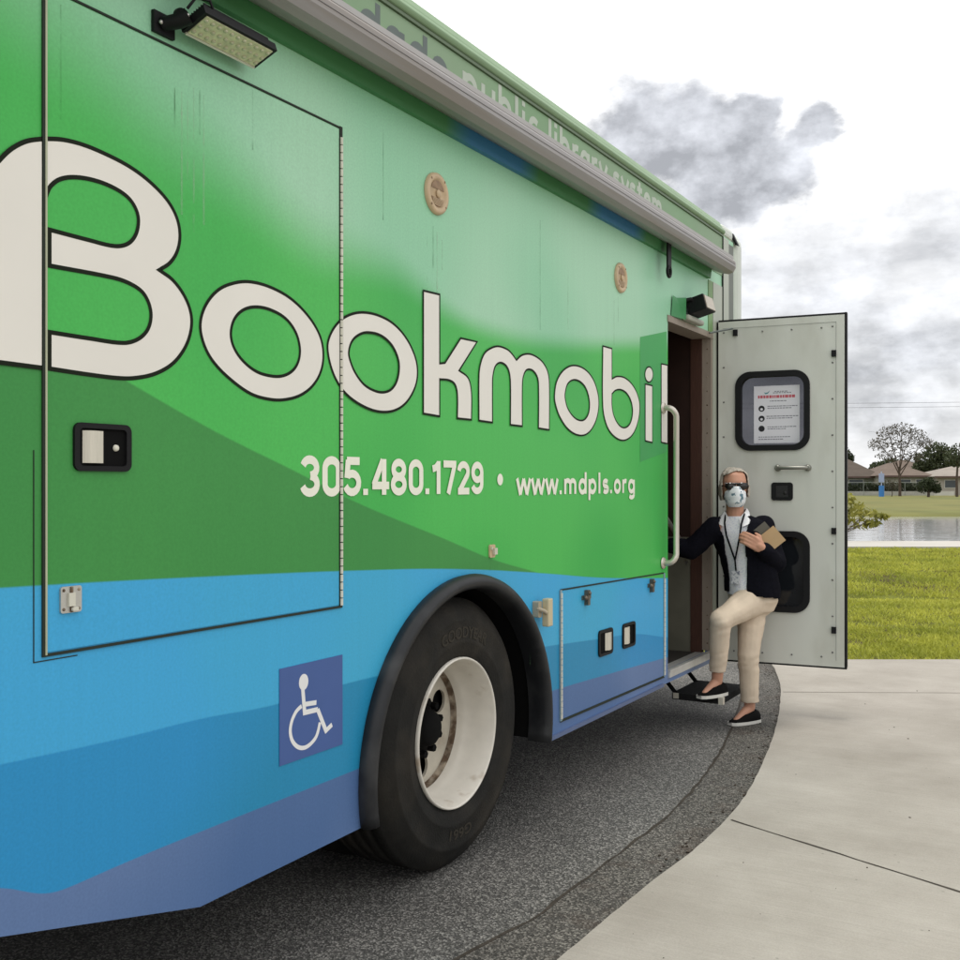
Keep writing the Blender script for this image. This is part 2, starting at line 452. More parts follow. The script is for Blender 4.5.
# ------------------------------------------------------------------ THE BUS
ZT = 3.13                         # top of flank
bus = thing('bookmobile', 'green and blue library bus with its door open and white lettering along its flank', 'bus', (0, 3.4, 0))
YB = -3.6                         # far end of the flank behind the photographer
DY0, DY1, DZ0, DZ1 = 5.69, 6.49, .40, 2.42

ARC_C = (3.425, .47); ARC_R = (.675, .655)
def arch(a, dr=0): return (ARC_C[0]+(ARC_R[0]+dr)*math.cos(a), ARC_C[1]+(ARC_R[1]+dr)*math.sin(a))
skirt = [wall(200, 907), wall(360, 828)]
zsk = .345
a_lo = math.radians(-11)
outer = [(YB, .62), (1.0, .60), (wall(0, 937)[0], wall(0, 937)[1]), (wall(200, 907)[0], wall(200, 907)[1]+.0), (ARC_C[0]-.66, zsk)]
outer += [arch(PI-a_lo - (PI-2*a_lo)*k/40, -.03) for k in range(41)]
outer += [(ARC_C[0]+.66, zsk), (6.98, .335), (6.98, ZT), (YB, ZT)]
door_hole = [(DY0, DZ0), (DY1, DZ0), (DY1, DZ1), (DY0, DZ1)]
def fix_local(me, parent):
    me.transform(Matrix.Translation(-Vector(base_of(parent)))); return me
flank = fill2d([outer, door_hole], -.04, 0)
# wrap material reads object coordinates, so the flank keeps world coordinates: give it its own zero origin
def part_world(name, me, m, parent, bevel=0):
    o = link(name, me, m, parent, bevel); o.location = -Vector(base_of(parent)); return o
part_world('side_wall', flank, 'wrap', bus)
W = 2.45
mb = MB(); mb.box(-W, -W+.04, YB+.002, 6.97, .3, ZT); mb.build('far_wall', 'roof', bus)
mb = MB(); mb.box(-W, -.042, YB-.04, YB, .6, ZT); mb.build('end_wall', 'roof', bus)
# roof with rounded gutter edge
mb = MB()
prof = [(0.0, ZT+.001), (.018, ZT+.004), (.026, ZT+.02), (.018, ZT+.034), (.004, ZT+.04), (0.0, ZT+.055), (-.015, ZT+.085), (-.05, ZT+.105), (-.14, ZT+.125), (-W/2, ZT+.16), (-W+.14, ZT+.125), (-W+.02, ZT+.08), (-W, ZT+.001)]
n = len(prof)
mb.add([(x, YB-.04, z) for x, z in prof] + [(x, 6.73, z) for x, z in prof], [(i, (i+1) % n, n+(i+1) % n, n+i) for i in range(n)] + [tuple(range(n)), tuple(range(2*n-1, n-1, -1))])
mb.build('roof', 'roof', bus, .006)
mb = MB(); mb.box(.0, .012, YB, 6.72, ZT-.012, ZT); mb.build('gutter', mat('gutter_dark', (.10, .15, .08), .5), bus)
mb = MB(); mb.box(-W+.05, -.12, YB+.1, 2.6, .5, .56).box(-W+.05, -.75, 2.6, 4.3, .5, .56).box(-W+.05, -.045, 4.3, 5.6, .5, .56).box(-W+.05, -.75, 5.6, 6.6, .44, .5)
mb.box(-1.5, -1.3, YB+.2, 6.6, .3, .5).box(-1.1, -.9, YB+.2, 6.6, .3, .5).box(-2.2, -.3, 3.3, 3.45, .45, .58)
mb.build('underbody', 'dark', bus)
# fascia band above the awning
mb = MB(); mb.box(.0005, .004, YB, 6.72, 2.86, ZT-.014); mb.build('fascia', 'fascia', bus)
# strip under awning
mb = MB(); mb.add([(.0, YB, 2.79), (.022, YB, 2.79), (.035, YB, 2.92), (0, YB, 2.92), (.0, 6.42, 2.79), (.022, 6.42, 2.79), (.035, 6.42, 2.92), (0, 6.42, 2.92)], [(0,1,2,3), (7,6,5,4), (0,4,5,1), (1,5,6,2), (2,6,7,3)])
o = mb.build('awning_rail', 'strip', bus); o.data.transform(Matrix.Translation(Vector(base_of(bus)))); o.location = -Vector(base_of(bus))
# awning case
awc = [(.028, 2.846), (.07, 2.826), (.12, 2.814), (.150, 2.826), (.167, 2.855), (.166, 2.888), (.150, 2.907), (.146, 2.918), (.120, 2.935), (.05, 2.945), (.028, 2.94)]
n = len(awc); mb = MB(); AY0, AY1 = .4, 6.46
mb.add([(x, AY0, z) for x, z in awc] + [(x, AY1, z) for x, z in awc], [(i, (i+1) % n, n+(i+1) % n, n+i) for i in range(n)], False)
aw = mb.build('awning', 'awning', bus)
for y in (AY0, AY1):
    mb = MB(); s = .012 if y == AY1 else -.012
    mb.add([(x, y, z) for x, z in awc] + [(.09+(x-.09)*.93, y+s*3, 2.86+(z-2.86)*.9) for x, z in awc], [(i, (i+1) % n, n+(i+1) % n, n+i) for i in range(n)] + [tuple(range(n, 2*n))])
    mb.build('end_cap', 'awning', aw)
mb = MB(); mb.box(.147, .156, AY0, AY1, 2.902, 2.921); mb.build('lead_rail', 'awn_top', aw)
mb = MB(); mb.box(.160, .1685, AY0, AY1, 2.8700, 2.8716); mb.build('joint_line', mat('joint_grey', (.16, .15, .15), .6), aw)
# strap hanging from the awning
y, z = wall(669, 258, .06)
mb = MB(); mb.box(.055, .065, y-.028, y+.028, z-.06, z+.14).tube([(.06, y+.026*math.sin(k*PI/8), z-.075+.03*math.cos(k*PI/8)) for k in range(17)], .009, 8); mb.build('pull_strap', 'black', aw)
for k in (0, 1, 2):
    pass
# front end: post, seam, dark groove, rounded end cap
mb = MB(); mb.box(.0006, .006, DY1+.03, 6.715, .36, 2.785); mb.build('corner_post', 'post', bus)
mb = MB(); mb.box(.0, .009, 6.72, 6.735, .36, 3.12); mb.build('post_seam', 'seam', bus)
mb = MB(); mb.box(.0006, .006, 6.738, 6.86, .36, 3.12); mb.build('corner_panel', 'post', bus)
mb = MB(); mb.box(-.03, .0035, 6.865, 6.975, .36, 3.1); mb.build('corner_groove', mat('groove_grey', (.13, .145, .12), .5), bus)
mb = MB(); mb.box(-W+.0, .012, 6.98, 7.24, .38, ZT+.115); mb.build('front_cap', 'endcap', bus, .12, 6)
mb = MB(); mb.box(-W+.0, .004, 6.735, 6.979, ZT+.001, ZT+.085); mb.build('roof_cap_joint', 'endcap', bus, .03, 3)
ym, zm = wall(731, 229, 0.0)
mb = MB(); mb.obox((-.005, 7.03, ZT+.035), Vector((.012, 0, -.006)), Vector((0, .022, 0)), Vector((-.02, 0, .045))); mb.build('marker_lamp', 'black', bus, .006)

# -------- big hatch
hy0 = wall(44, 500)[0]; hy1 = wall(340, 500)[0]
hz1 = wall(340, 128)[1]; hz0 = wall(343, 606)[1]
hatch_me = fill2d([[(hy0+.006, hz0+.006), (hy1-.008, hz0+.006), (hy1-.008, hz1-.006), (hy0+.006, hz1-.006)]], .0004, .0022)
hatch = part_world('access_hatch', hatch_me, 'wrap', bus)
BUSOFF = Vector(base_of(bus))
def hpart(mb, name, m, par, bevel=0, seg=2):   # child of a part that keeps world coordinates
    return link(name, mb.mesh(name), m, par, bevel, seg)
mb = MB(); mb.box(.0005, .0048, hy0-.004, hy1+.006, hz1-.003, hz1+.002)
hpart(mb, 'gasket', 'seam', hatch)
mb = MB(); mb.box(.0005, .0048, hy0-.004, hy1, hz0-.004, hz0+.003); hpart(mb, 'gasket', 'seam', hatch)
# left edge: dark line + bright bead running the whole height of the flank
mb = MB(); mb.box(.0005, .0052, hy0-.007, hy0-.0005, hz0-.004, 2.79); mb.build('seam', 'seam', bus)
mb = MB(); mb.box(.0005, .0066, hy0-.0005, hy0+.0045, hz0, 2.79); hpart(mb, 'edge_bead', mat('bead', (.42, .44, .30), .5), hatch)
fy = wall(33, 500)[0]; fz0 = wall(33, 450)[1]; fz1 = wall(34, 663)[1]
mb = MB(); mb.box(.0004, .0015, fy, fy+.0025, fz1, fz0); mb.build('trim_line', 'seam', bus); mb = MB(); mb.box(.0004, .0015, fy+.003, hy1*.62, fz1, fz1+.0025); mb.build('trim_line', 'seam', bus)
# piano hinge
mb = MB(); mb.box(.0005, .0045, hy1-.006, hy1+.008, hz0-.004, hz1+.004); hg = hpart(mb, 'hinge', 'seam', hatch)
mb = MB(); z = hz0+.004
while z < hz1-.03:
    mb.tube([(.0055, hy1+.001, z), (.0055, hy1+.001, z+.022)], .0055, 8); z += .0255
hpart(mb, 'knuckle', 'cream', hg)
# paddle latch of the hatch
def rrect(y0, y1, z0, z1, r, n=5):
    out = []
    for cy, cz, a in ((y1-r, z1-r, 0), (y0+r, z1-r, PI/2), (y0+r, z0+r, PI), (y1-r, z0+r, 1.5*PI)):
        for k in range(n+1): out.append((cy+r*math.cos(a+PI/2*k/n), cz+r*math.sin(a+PI/2*k/n)))
    return out
def paddle_latch(y0, y1, z0, z1, parent, paddle=(.16, .48), lock=.74, x=.0022):
    w, h = y1-y0, z1-z0
    me = fill2d([rrect(y0, y1, z0, z1, .16*h), rrect(y0+.09*w, y1-.09*w, z0+.11*h, z1-.11*h, .09*h)], x, x+.008)
    fr = link('paddle_latch', me, 'black', parent)
    mb = MB(); mb.box(x+.0002, x+.001, y0+.08*w, y1-.08*w, z0+.1*h, z1-.1*h); hpart(mb, 'recess', 'dark', fr)
    mb = MB(); a, b = y0+paddle[0]*w, y0+paddle[1]*w
    mb.add([(x+.001, a, z0+.17*h), (x+.013, a+(b-a)*.25, z0+.17*h), (x+.016, a+(b-a)*.5, z0+.17*h), (x+.009, b, z0+.17*h), (x+.001, b, z0+.17*h)] +
           [(x+.001, a, z1-.16*h), (x+.013, a+(b-a)*.25, z1-.16*h), (x+.016, a+(b-a)*.5, z1-.16*h), (x+.009, b, z1-.16*h), (x+.001, b, z1-.16*h)],
           [(0,1,6,5), (1,2,7,6), (2,3,8,7), (3,4,9,8), (4,3,2,1,0), (5,6,7,8,9)])
    hpart(mb, 'paddle', 'paddle', fr)
    if lock:
        mb = MB(); mb.lathe([(.0, .006), (.004, .006), (.0075, .004), (.0085, 0)], (x+.001, y0+lock*w, (z0+z1)/2), n=16); hpart(mb, 'lock', 'cream', fr)
    return fr
ya, zb = wall(72, 472); yb, za = wall(129, 425)
paddle_latch(ya, yb, wall(72, 471)[1], wall(72, 422)[1], hatch)
# small square catch low on the hatch
def catch(px0, px1, py0, py1, parent, x=.0022):
    y0, z1 = wall(px0, py0); y1, z0 = wall(px1, py1); c = ((y0+y1)/2, (z0+z1)/2); w, h = (y1-y0)/2, (z1-z0)/2
    mb = MB(); mb.prism(rrect(y0, y1, z0, z1, .2*h), x, x+.006)
    o = hpart(mb, 'catch', 'alum', parent)
    mb = MB(); mb.box(x+.006, x+.012, c[0]-.35*w, c[0]+.25*w, c[1]-.5*h, c[1]+.5*h).box(x+.006, x+.016, c[0]-.08*w, c[0]+.45*w, c[1]-.85*h, c[1]-.6*h)
    hpart(mb, 'catch_bolt', 'cream', o)
    mb = MB(); mb.box(x+.006, x+.009, c[0]-.12*w, c[0]+.12*w, c[1]-.96*h, c[1]+.96*h)
    for i in (-1, 1):
        for j in (-1, 1): mb.sphere((x+.006, c[0]+.72*w*i, c[1]+.72*h*j), (.003, .004, .004), 8, 6)
    hpart(mb, 'screw', 'rust', o)
    return o
catch(58.5, 79.5, 587, 611, hatch)

# -------- lettering
def px_loop(pts, ox, oy, k):
    out = []
    for p in pts:
        q = wall(ox+p[0]/k, oy+p[1]/k); out.append((q[0], q[1]) + ((1,) if len(p) > 2 else ()))
    return out
LX = .0031
word = []; strokes = MB()
def glyph(loops, w):
    ls = [smooth_loop(l) for l in loops]
    word.append(fill2d(ls, LX-.0004, LX))
    for l in ls: ribbon(strokes, l, w, LX+.0004)
ka = 3.43
B_r = [(147,65,1),(210,68),(280,85),(360,118),(440,160),(510,212),(570,275),(603,335),(614,395),(605,450),(580,490),(543,515,1),(590,550),(630,605),(652,665),(652,720),(632,780),(590,835),(530,870),(460,885),(400,885),(300,873),(167,853,1),(167,728,1),(300,749),(420,765),(470,752),(503,720),(515,675),(508,630),(485,590),(440,560),(380,540),(167,500,1),(167,377,1),(300,412),(390,433),(435,425),(462,395),(472,350),(465,310),(440,270),(395,237),(330,210),(260,197),(205,203),(170,228),(153,265,1),(147,268,1)]
B_l = [(147,65,1),(90,73),(40,97),(0,133),(-50,195),(-90,280),(-110,400,1),(-110,814,1),(0,832,1),(147,851,1)]
glyph([px_loop(B_r, 0, 120, ka)], .0105); glyph([px_loop(B_l, 0, 120, ka)], .0105)
O_1 = [[(38,215),(60,140),(110,80),(175,52),(240,48),(320,70),(400,115),(470,185),(515,260),(530,330),(522,400),(490,460),(440,500),(380,518),(320,518),(240,495),(150,430),(85,360),(50,290)],
       [(160,250),(175,195),(210,160),(260,148),(320,160),(380,195),(420,250),(436,310),(432,360),(410,400),(370,423),(320,424),(260,405),(205,360),(170,305)]]
O_2 = [[(547,310),(560,255),(595,205),(640,178),(690,170),(750,182),(810,215),(860,270),(895,340),(907,400),(900,460),(870,520),(830,555),(780,568),(720,558),(650,520),(600,470),(565,400)],
       [(632,330),(645,285),(675,258),(710,250),(760,262),(800,295),(825,340),(834,385),(826,440),(805,475),(775,489),(740,485),(695,460),(660,415),(640,370)]]
glyph([px_loop(l, 190, 270, 4) for l in O_1], .0095); glyph([px_loop(l, 190, 270, 4) for l in O_2], .009)
k_ = [(45,38,1),(103,52,1),(103,297,1),(122,295,1),(178,207,1),(236,220,1),(172,322,1),(205,350),(216,400),(216,497,1),(166,492,1),(166,405),(158,372),(138,357),(103,353,1),(103,485,1),(45,475,1)]
m_ = [(243,500,1),(243,340),(248,300),(262,262),(285,243),(312,236),(345,248),(362,265),(376,285,1),(395,268),(420,263),(445,272),(470,293),(487,325),(493,365),(493,533,1),(455,527,1),(455,370),(450,343),(438,325),(425,318),(410,322),(400,345),(397,380),(397,520,1),(355,515,1),(355,365),(350,325),(338,303),(318,294),(302,305),(294,330),(291,360),(291,507,1)]
o_3 = [[(512,410),(520,360),(545,320),(580,304),(620,318),(650,355),(667,410),(668,460),(655,510),(630,545),(598,552),(560,530),(530,485),(515,440)],
       [(549,405),(558,370),(580,355),(605,363),(625,388),(636,430),(634,470),(620,495),(600,499),(578,485),(558,455),(550,425)]]
b_ = [[(684,235,1),(716,244,1),(716,352,1),(735,343),(765,350),(795,382),(813,430),(813,480),(800,530),(780,560),(752,570),(720,552),(697,515),(684,450)],
      [(716,405,1),(728,393),(747,390),(768,402),(784,430),(790,465),(785,500),(773,520),(755,525),(738,512),(722,480),(716,445)]]
i_ = [(835,370,1),(860,376,1),(860,578,1),(835,572,1)]
dot_ = [(848+14*math.cos(a*PI/6), 336+27*math.sin(a*PI/6)) for a in range(12)]
l_ = [(892,298,1),(914,303,1),(914,582,1),(892,577,1)]
K3 = 3.556
for g in ([k_], [m_], o_3, b_, [i_], [dot_], [l_]):
    glyph([px_loop(l, 410, 280, K3) for l in g], .008)
part_world('lettering', join_meshes(word, 'lettering'), 'white_txt', bus)
o = link('lettering_outline', strokes.mesh('lettering_outline'), 'ink', bus); o.location = -BUSOFF


def arc(cx, cy, rx, ry, a0, a1, n=14):
    return [(cx+rx*math.cos(math.radians(a0+(a1-a0)*k/n)), cy+ry*math.sin(math.radians(a0+(a1-a0)*k/n))) for k in range(n+1)]
def ell(cx, cy, rx, ry): return arc(cx, cy, rx, ry, 0, 360, 28)[:-1] + ['close']
STROKES = {     # centre lines of a bold condensed hand: advance, strokes
    '0': (0.475, [arc(.23, .70, .15, .22, 180, 0) + arc(.23, .30, .15, .22, 0, -180) + ['close']]),
    '1': (0.330, [[(.20, 0), (.20, 1)], [(.02, .76), (.10, .79), (.17, .88)]]),
    '2': (0.465, [arc(.23, .70, .15, .22, 175, -35) + [(.12, .12)], [(.05, .08), (.42, .08)]]),
    '3': (0.465, [arc(.22, .715, .145, .205, 165, -85), arc(.22, .295, .155, .215, 85, -165)]),
    '4': (0.490, [[(.33, 0), (.33, 1)], [(.46, .26), (.03, .26)], [(.07, .27), (.30, .97)]]),
    '5': (0.465, [[(.40, .92), (.10, .92)], [(.13, .94), (.10, .46)], arc(.22, .33, .16, .25, 128, -160)]),
    '7': (0.430, [[(.02, .92), (.42, .92)], [(.37, .90), (.17, 0)]]),
    '8': (0.475, [ell(.23, .72, .14, .20), ell(.23, .29, .155, .21)]),
    '9': (0.475, [ell(.23, .68, .15, .24), [(.38, .68)] + arc(.22, .32, .16, .24, 5, -160)]),
    '.': (.215, [[(.08, 0), (.08, .17)]]), '-': (.34, [[(.04, .34), (.26, .34)]]),
    'w': (.60, [[(.02, .68), (.15, .0)], [(.15, .03), (.28, .66)], [(.28, .66), (.41, .03)], [(.41, 0), (.54, .68)]]),
    'm': (.69, [[(.08, 0), (.08, .68)], arc(.20, .43, .12, .18, 180, 0) + [(.32, 0)], arc(.44, .43, .12, .18, 180, 0) + [(.56, 0)]]),
    'd': (.52, [ell(.23, .34, .15, .27), [(.39, 0), (.39, 1)]]), 'b': (.52, [ell(.23, .34, .15, .27), [(.07, 0), (.07, 1)]]),
    'p': (.52, [ell(.23, .34, .15, .27), [(.07, -.3), (.07, .68)]]), 'a': (.52, [ell(.23, .34, .15, .27), [(.39, 0), (.39, .68)]]),
    'o': (.49, [ell(.23, .34, .15, .27)]), 'c': (.45, [arc(.23, .34, .15, .27, 48, 312)]),
    'e': (.49, [arc(.23, .34, .15, .27, 0, 312), [(.08, .34), (.38, .34)]]),
    'l': (.23, [[(.08, 0), (.08, 1)]]), 'i': (.23, [[(.08, 0), (.08, .68)], [(.08, .82), (.08, .98)]]),
    'r': (.36, [[(.08, 0), (.08, .68)], arc(.23, .40, .15, .21, 180, 68)]),
    's': (.41, [arc(.19, .475, .12, .135, 30, 270), arc(.19, .205, .13, .135, 90, -150)]),
    'u': (.52, [[(.08, .68)] + arc(.23, .25, .15, .18, 180, 360), [(.39, 0), (.39, .68)]]),
    't': (.36, [[(.14, 0), (.14, .92)], [(.0, .61), (.29, .61)]]),
    'y': (.46, [[(.03, .68), (.22, .06)], [(.40, .68), (.15, -.28)]]),
    'g': (.52, [ell(.23, .34, .15, .27), [(.39, .68), (.39, -.06)], arc(.24, -.07, .15, .16, 0, -150)]),
}
def stroke_text(body, y0, y1, z0, z1, w, x):
    """bold line of lettering between y0 and y1; z0 baseline, z1 ascender height"""
    tot = sum(STROKES[c][0] for c in body) - .06
    sy, sz = (y1-y0)/tot, z1-z0; mb = MB(); pen = 0; lift = 0
    for c in body:
        adv, st = STROKES[c]
        for ln in st:
            closed = ln[-1] == 'close'; pts = [Vector((y0+(pen+p[0])*sy, z0+p[1]*sz)) for p in ln if p != 'close']
            n = len(pts); A, B = [], []; xx = x + lift; lift = (lift + .00007) % .0006
            for i, p in enumerate(pts):
                d = (pts[(i+1) % n]-pts[i-1]) if closed else (pts[min(i+1, n-1)]-pts[max(i-1, 0)])
                nn = Vector((-d.y, d.x)).normalized()*w/2; A.append((xx, *(p+nn))); B.append((xx, *(p-nn)))
            m = n if closed else n-1
            mb.add(A+B, [(i, (i+1) % n, n+(i+1) % n, n+i) for i in range(m)])
        pen += adv
    return mb
def flank_rect(px0, px1, pt, pb):
    y0, z1 = wall(px0, pt); z0 = wall(px0, pb)[1]; return y0, wall(px1, pt)[0], z0, z1
o = link('phone_lettering', stroke_text('305.480.1729', *flank_rect(298.5, 482, 456, 496), .0262, LX).mesh('phone_lettering'), 'cream_txt', bus); o.location = -BUSOFF
dmb = MB(); yc, zc = wall(499.5, 479.5); r_ = .024
dmb.add([(LX, yc+r_*math.cos(a*PI/10), zc+r_*math.sin(a*PI/10)) for a in range(20)], [tuple(range(20))])
dmb.build('bullet_mark', 'cream_txt', bus)
o = link('web_lettering', stroke_text('www.mdpls.org', *flank_rect(516, 634.5, 470.5, 495), .0225, LX).mesh('web_lettering'), 'cream_txt', bus); o.location = -BUSOFF
for body, px0, px1, zb, zt, m in (('miami-', 262, 352, 2.955, 3.092, 'grey_txt'), ('dade', 357, 447, 2.968, 3.102, 'grey_txt'), ('public', 461, 538, 2.982, 3.113, 'pale_txt'), ('library', 547, 606, 2.984, 3.114, 'pale_txt'), ('system', 612, 661, 2.984, 3.114, 'pale_txt')):
    o = link('roof_lettering', stroke_text(body, wall(px0, 40)[0], wall(px1, 40)[0], zb, zt, .029, .0046).mesh('roof_lettering'), m, bus); o.location = -BUSOFF

# -------- access sign
sy0, sz1 = wall(279, 668); sy1 = wall(342, 660)[0]; sz0 = wall(277, 767)[1]; sz1 = wall(342, 655.5)[1]*.5 + sz1*.5
mb = MB(); mb.box(.0008, .0024, sy0, sy1, sz0, sz1); sign = mb.build('access_sign', 'sign_blue', bus)
def sp(px, py): y, z = wall(270+px/6.86, 640+py/6.86); return (y, z)
mb = MB()
def seg(mb, pts, w, x=.0028):
    for a, b in zip(pts[:-1], pts[1:]):
        a, b = Vector(a), Vector(b); d = (b-a); nn = Vector((-d.y, d.x)).normalized()*w/2; e = d.normalized()*w*.0
        mb.prism([tuple(a-nn-e), tuple(b-nn+e), tuple(b+nn+e), tuple(a+nn-e)], .0026, x); x += .00005
hc = sp(226, 288); mb.prism([(hc[0]+.022*math.cos(t*PI/10), hc[1]+.025*math.sin(t*PI/10)) for t in range(20)], .0026, .0029)
seg(mb, [sp(219, 320), sp(233, 505)], .0155, .0030)
seg(mb, [sp(238, 440), sp(313, 428)], .0145, .0031)
seg(mb, [sp(222, 500), sp(322, 476), sp(380, 625)], .0155, .0032)
seg(mb, [sp(370, 630), sp(420, 580)], .0145, .0034)
wheel_pts = [(212, 452), (175, 490), (145, 555), (134, 625), (148, 690), (185, 732), (230, 738), (275, 710), (315, 655), (338, 565)]
lp = [Vector(sp(*p)) for p in wheel_pts]; fine = []
for i in range(len(lp)-1):
    p0, p1, p2, p3 = lp[max(i-1, 0)], lp[i], lp[i+1], lp[min(i+2, len(lp)-1)]
    for k in range(6):
        t = k/6; fine.append(.5*((2*p1)+(p2-p0)*t+(2*p0-5*p1+4*p2-p3)*t*t+(-p0+3*p1-3*p2+p3)*t**3))
fine.append(lp[-1])
L_, R_ = [], []
for i, p in enumerate(fine):
    d = fine[min(i+1, len(fine)-1)]-fine[max(i-1, 0)]; nn = Vector((-d.y, d.x)).normalized()*.0065
    L_.append((.0029, *(p+nn))); R_.append((.0029, *(p-nn)))
q = len(fine); mb.add(L_+R_, [(i, i+1, q+i+1, q+i) for i in range(q-1)])
mb.build('wheelchair_symbol', 'sign_white', sign)

# -------- runs of grime under the fittings
def grime_mat(name, col, a):
    m = bpy.data.materials.new(name); nt, N, L, P = nodes_of(m); P.inputs['Base Color'].default_value = (*col, 1); P.inputs['Roughness'].default_value = .7
    tc = N.new('ShaderNodeTexCoord'); n = N.new('ShaderNodeTexNoise'); n.inputs['Scale'].default_value = 14; n.inputs['Detail'].default_value = 5; L.new(tc.outputs['Object'], n.inputs['Vector'])
    r = N.new('ShaderNodeMapRange'); r.inputs['From Min'].default_value = .35; r.inputs['From Max'].default_value = .75; r.inputs['To Min'].default_value = 0; r.inputs['To Max'].default_value = a; L.new(n.outputs['Fac'], r.inputs['Value'])
    t = N.new('ShaderNodeBsdfTransparent'); ms = N.new('ShaderNodeMixShader'); L.new(r.outputs['Result'], ms.inputs['Fac']); L.new(t.outputs[0], ms.inputs[1]); L.new(P.outputs[0], ms.inputs[2]); L.new(ms.outputs[0], N['Material Output'].inputs['Surface']); return m
gm_l, gm_d = grime_mat('grime_pale', (.45, .62, .45), .55), grime_mat('grime_dark', (.05, .14, .05), .5)
def runs(lines, w, m, x):
    for px, p0, p1 in lines:
        mb = MB(); y, z1 = wall(px, p0); z0 = wall(px, p1)[1]; mb.add([(x, y-w/2, z0), (x, y+w/2, z0), (x, y+w*.3, z1), (x, y-w*.3, z1)], [(0, 1, 2, 3)])
        mb.build('grime_run', m, bus)
runs([(181, 92, 215), (193, 88, 232), (203, 95, 225), (187, 100, 180)], .007, gm_l, .0027)
runs([(174, 88, 128), (199, 90, 135), (60, 5, 120), (252, 90, 150)], .006, gm_d, .0028)
runs([(427, 236, 300), (437, 232, 292), (442, 240, 270), (568, 270, 330), (614, 300, 345)], .008, gm_l, .0009)
runs([(433, 226, 268), (490, 562, 571), (618, 297, 322), (530, 628, 665), (383, 130, 220), (540, 220, 330)], .006, gm_d, .0010)

# -------- lamp and speakers on the flank
fl = MB()
c0 = Vector((.085, *wall(219, 50, .085)))
ly = wall(186, 36, .06)[0]; ly1 = wall(262, 60, .06)[0]
zc = wall(222, 47, .07)[1]
nrm = Vector((.36, 0, -.93)).normalized(); wid = Vector((.93, 0, .36)).normalized(); ax = Vector((0, 1, 0))
zc += .024; yc = (ly+ly1)/2+.006; hl = (ly1-ly)/2*.9; cen = Vector((.075, yc, zc))
fl.obox(cen - nrm*.012, wid*.045, ax*(hl+.008), nrm*.012)
for k in range(9): fl.obox(cen - nrm*.032 + wid*(-.036+.009*k), wid*.0016, ax*(hl*.95), nrm*.009)
lamp = fl.build('floodlight', 'black', bus)
mb = MB(); mb.obox(cen + nrm*.001, wid*.037, ax*(hl-.004), nrm*.002); mb.build('lens', 'led', lamp)
mb = MB()
for i in range(11):
    for j in range(3): mb.sphere(cen + nrm*.003 + wid*(-.024+.024*j) + ax*(hl-.012)*(-1+.2*i), (.007, .007, .005), 8, 6)
mb.build('diode', mat('diode', (.5, .5, .34), .25), lamp)
mb = MB(); mb.obox(cen + nrm*.002 - wid*.041, wid*.003, ax*(hl), nrm*.003); mb.build('bezel', 'cream', lamp)
mb = MB(); yb_ = ly-.012
mb.box(.001, .012, yb_-.05, yb_+.02, zc-.035, zc+.02).tube([(.01, yb_-.02, zc-.008), (.05, yb_, zc), (.07, ly+.0, zc+.012)], [.018, .02, .022], 10)
mb.sphere((.05, yb_+.005, zc+.012), .022, 10, 8)
mb.tube([(.07, ly-.005, zc+.03), (.085, ly+.01, zc+.06), (.10, ly+.045, zc+.062), (.105, ly+.06, zc+.025)], .004, 6)
mb.build('bracket', 'black', lamp)
for c_ in ((.02, yb_-.035, zc-.01), (.068, yb_+.01, zc+.014)):
    mb = MB(); mb.sphere(c_, .006, 8, 6); mb.build('bolt', 'chrome', lamp)

def speaker(px, py):
    y, z = wall(px, py)
    mb = MB(); mb.lathe([(0.0, .007), (.05, .007), (.053, .012), (.066, .014), (.075, .010), (.0775, .0)], (.001, y, z), n=40)
    s = mb.build('round_speaker', 'beige', bus)
    mb = MB()
    mb.prism([(y+.042*math.cos(a), z+.012+.036*math.sin(a)) for a in [PI*.04+PI*.92*k/12 for k in range(13)]], .0085, .0105)
    mb.prism([(y+.042*math.cos(a), z-.012+.036*math.sin(a)) for a in [PI*1.04+PI*.92*k/12 for k in range(13)]], .0085, .0105)
    for a in (PI*.28, PI*.75, PI*1.25, PI*1.78): mb.sphere((.0145, y+.066*math.cos(a), z+.066*math.sin(a)), (.002, .005, .005), 8, 6)
    mb.build('grille', 'beige_d', s)
    mb = MB(); mb.sphere((.0115, y+.004, z), (.006, .016, .016), 14, 8)
    for k in range(7): mb.box(.0106, .0125, y-.036, y+.036, z-.044+.0045*k, z-.042+.0045*k) if k < 6 else None
    mb.build('grille_boss', 'beige', s)
speaker(435.5, 194); speaker(620, 278)
# small cabinet catch above the wheel, hold-open bracket
y0, _ = wall(487, 551); 
mb = MB(); yc, zc = wall(491, 551); mb.prism(rrect(yc-.022, yc+.022, zc-.026, zc+.026, .008), .001, .008); ct = mb.build('catch', 'beige', bus)
mb = MB(); mb.box(.008, .02, yc-.004, yc+.02, zc-.014, zc+.012).box(.008, .014, yc-.018, yc-.008, zc+.006, zc+.018); mb.build('catch_bolt', 'paddle', ct)
yc, zc = wall(536, 612); 
mb = MB(); mb.prism(rrect(yc-.035, yc-.002, zc-.02, zc+.05, .006), .001, .03); mb.tube([(.02, yc-.03, zc+.02), (.05, yc-.02, zc+.01), (.05, yc, zc)], .009, 8); hk = mb.build('door_holdback', mat('holdback_metal', (.42, .36, .26), .4), bus)
mb = MB(); mb.box(.028, .062, yc+.0, yc+.045, zc-.062, zc+.06); mb.build('holdback_pad', mat('holdback_cream', (.55, .47, .3), .5), hk, .006)

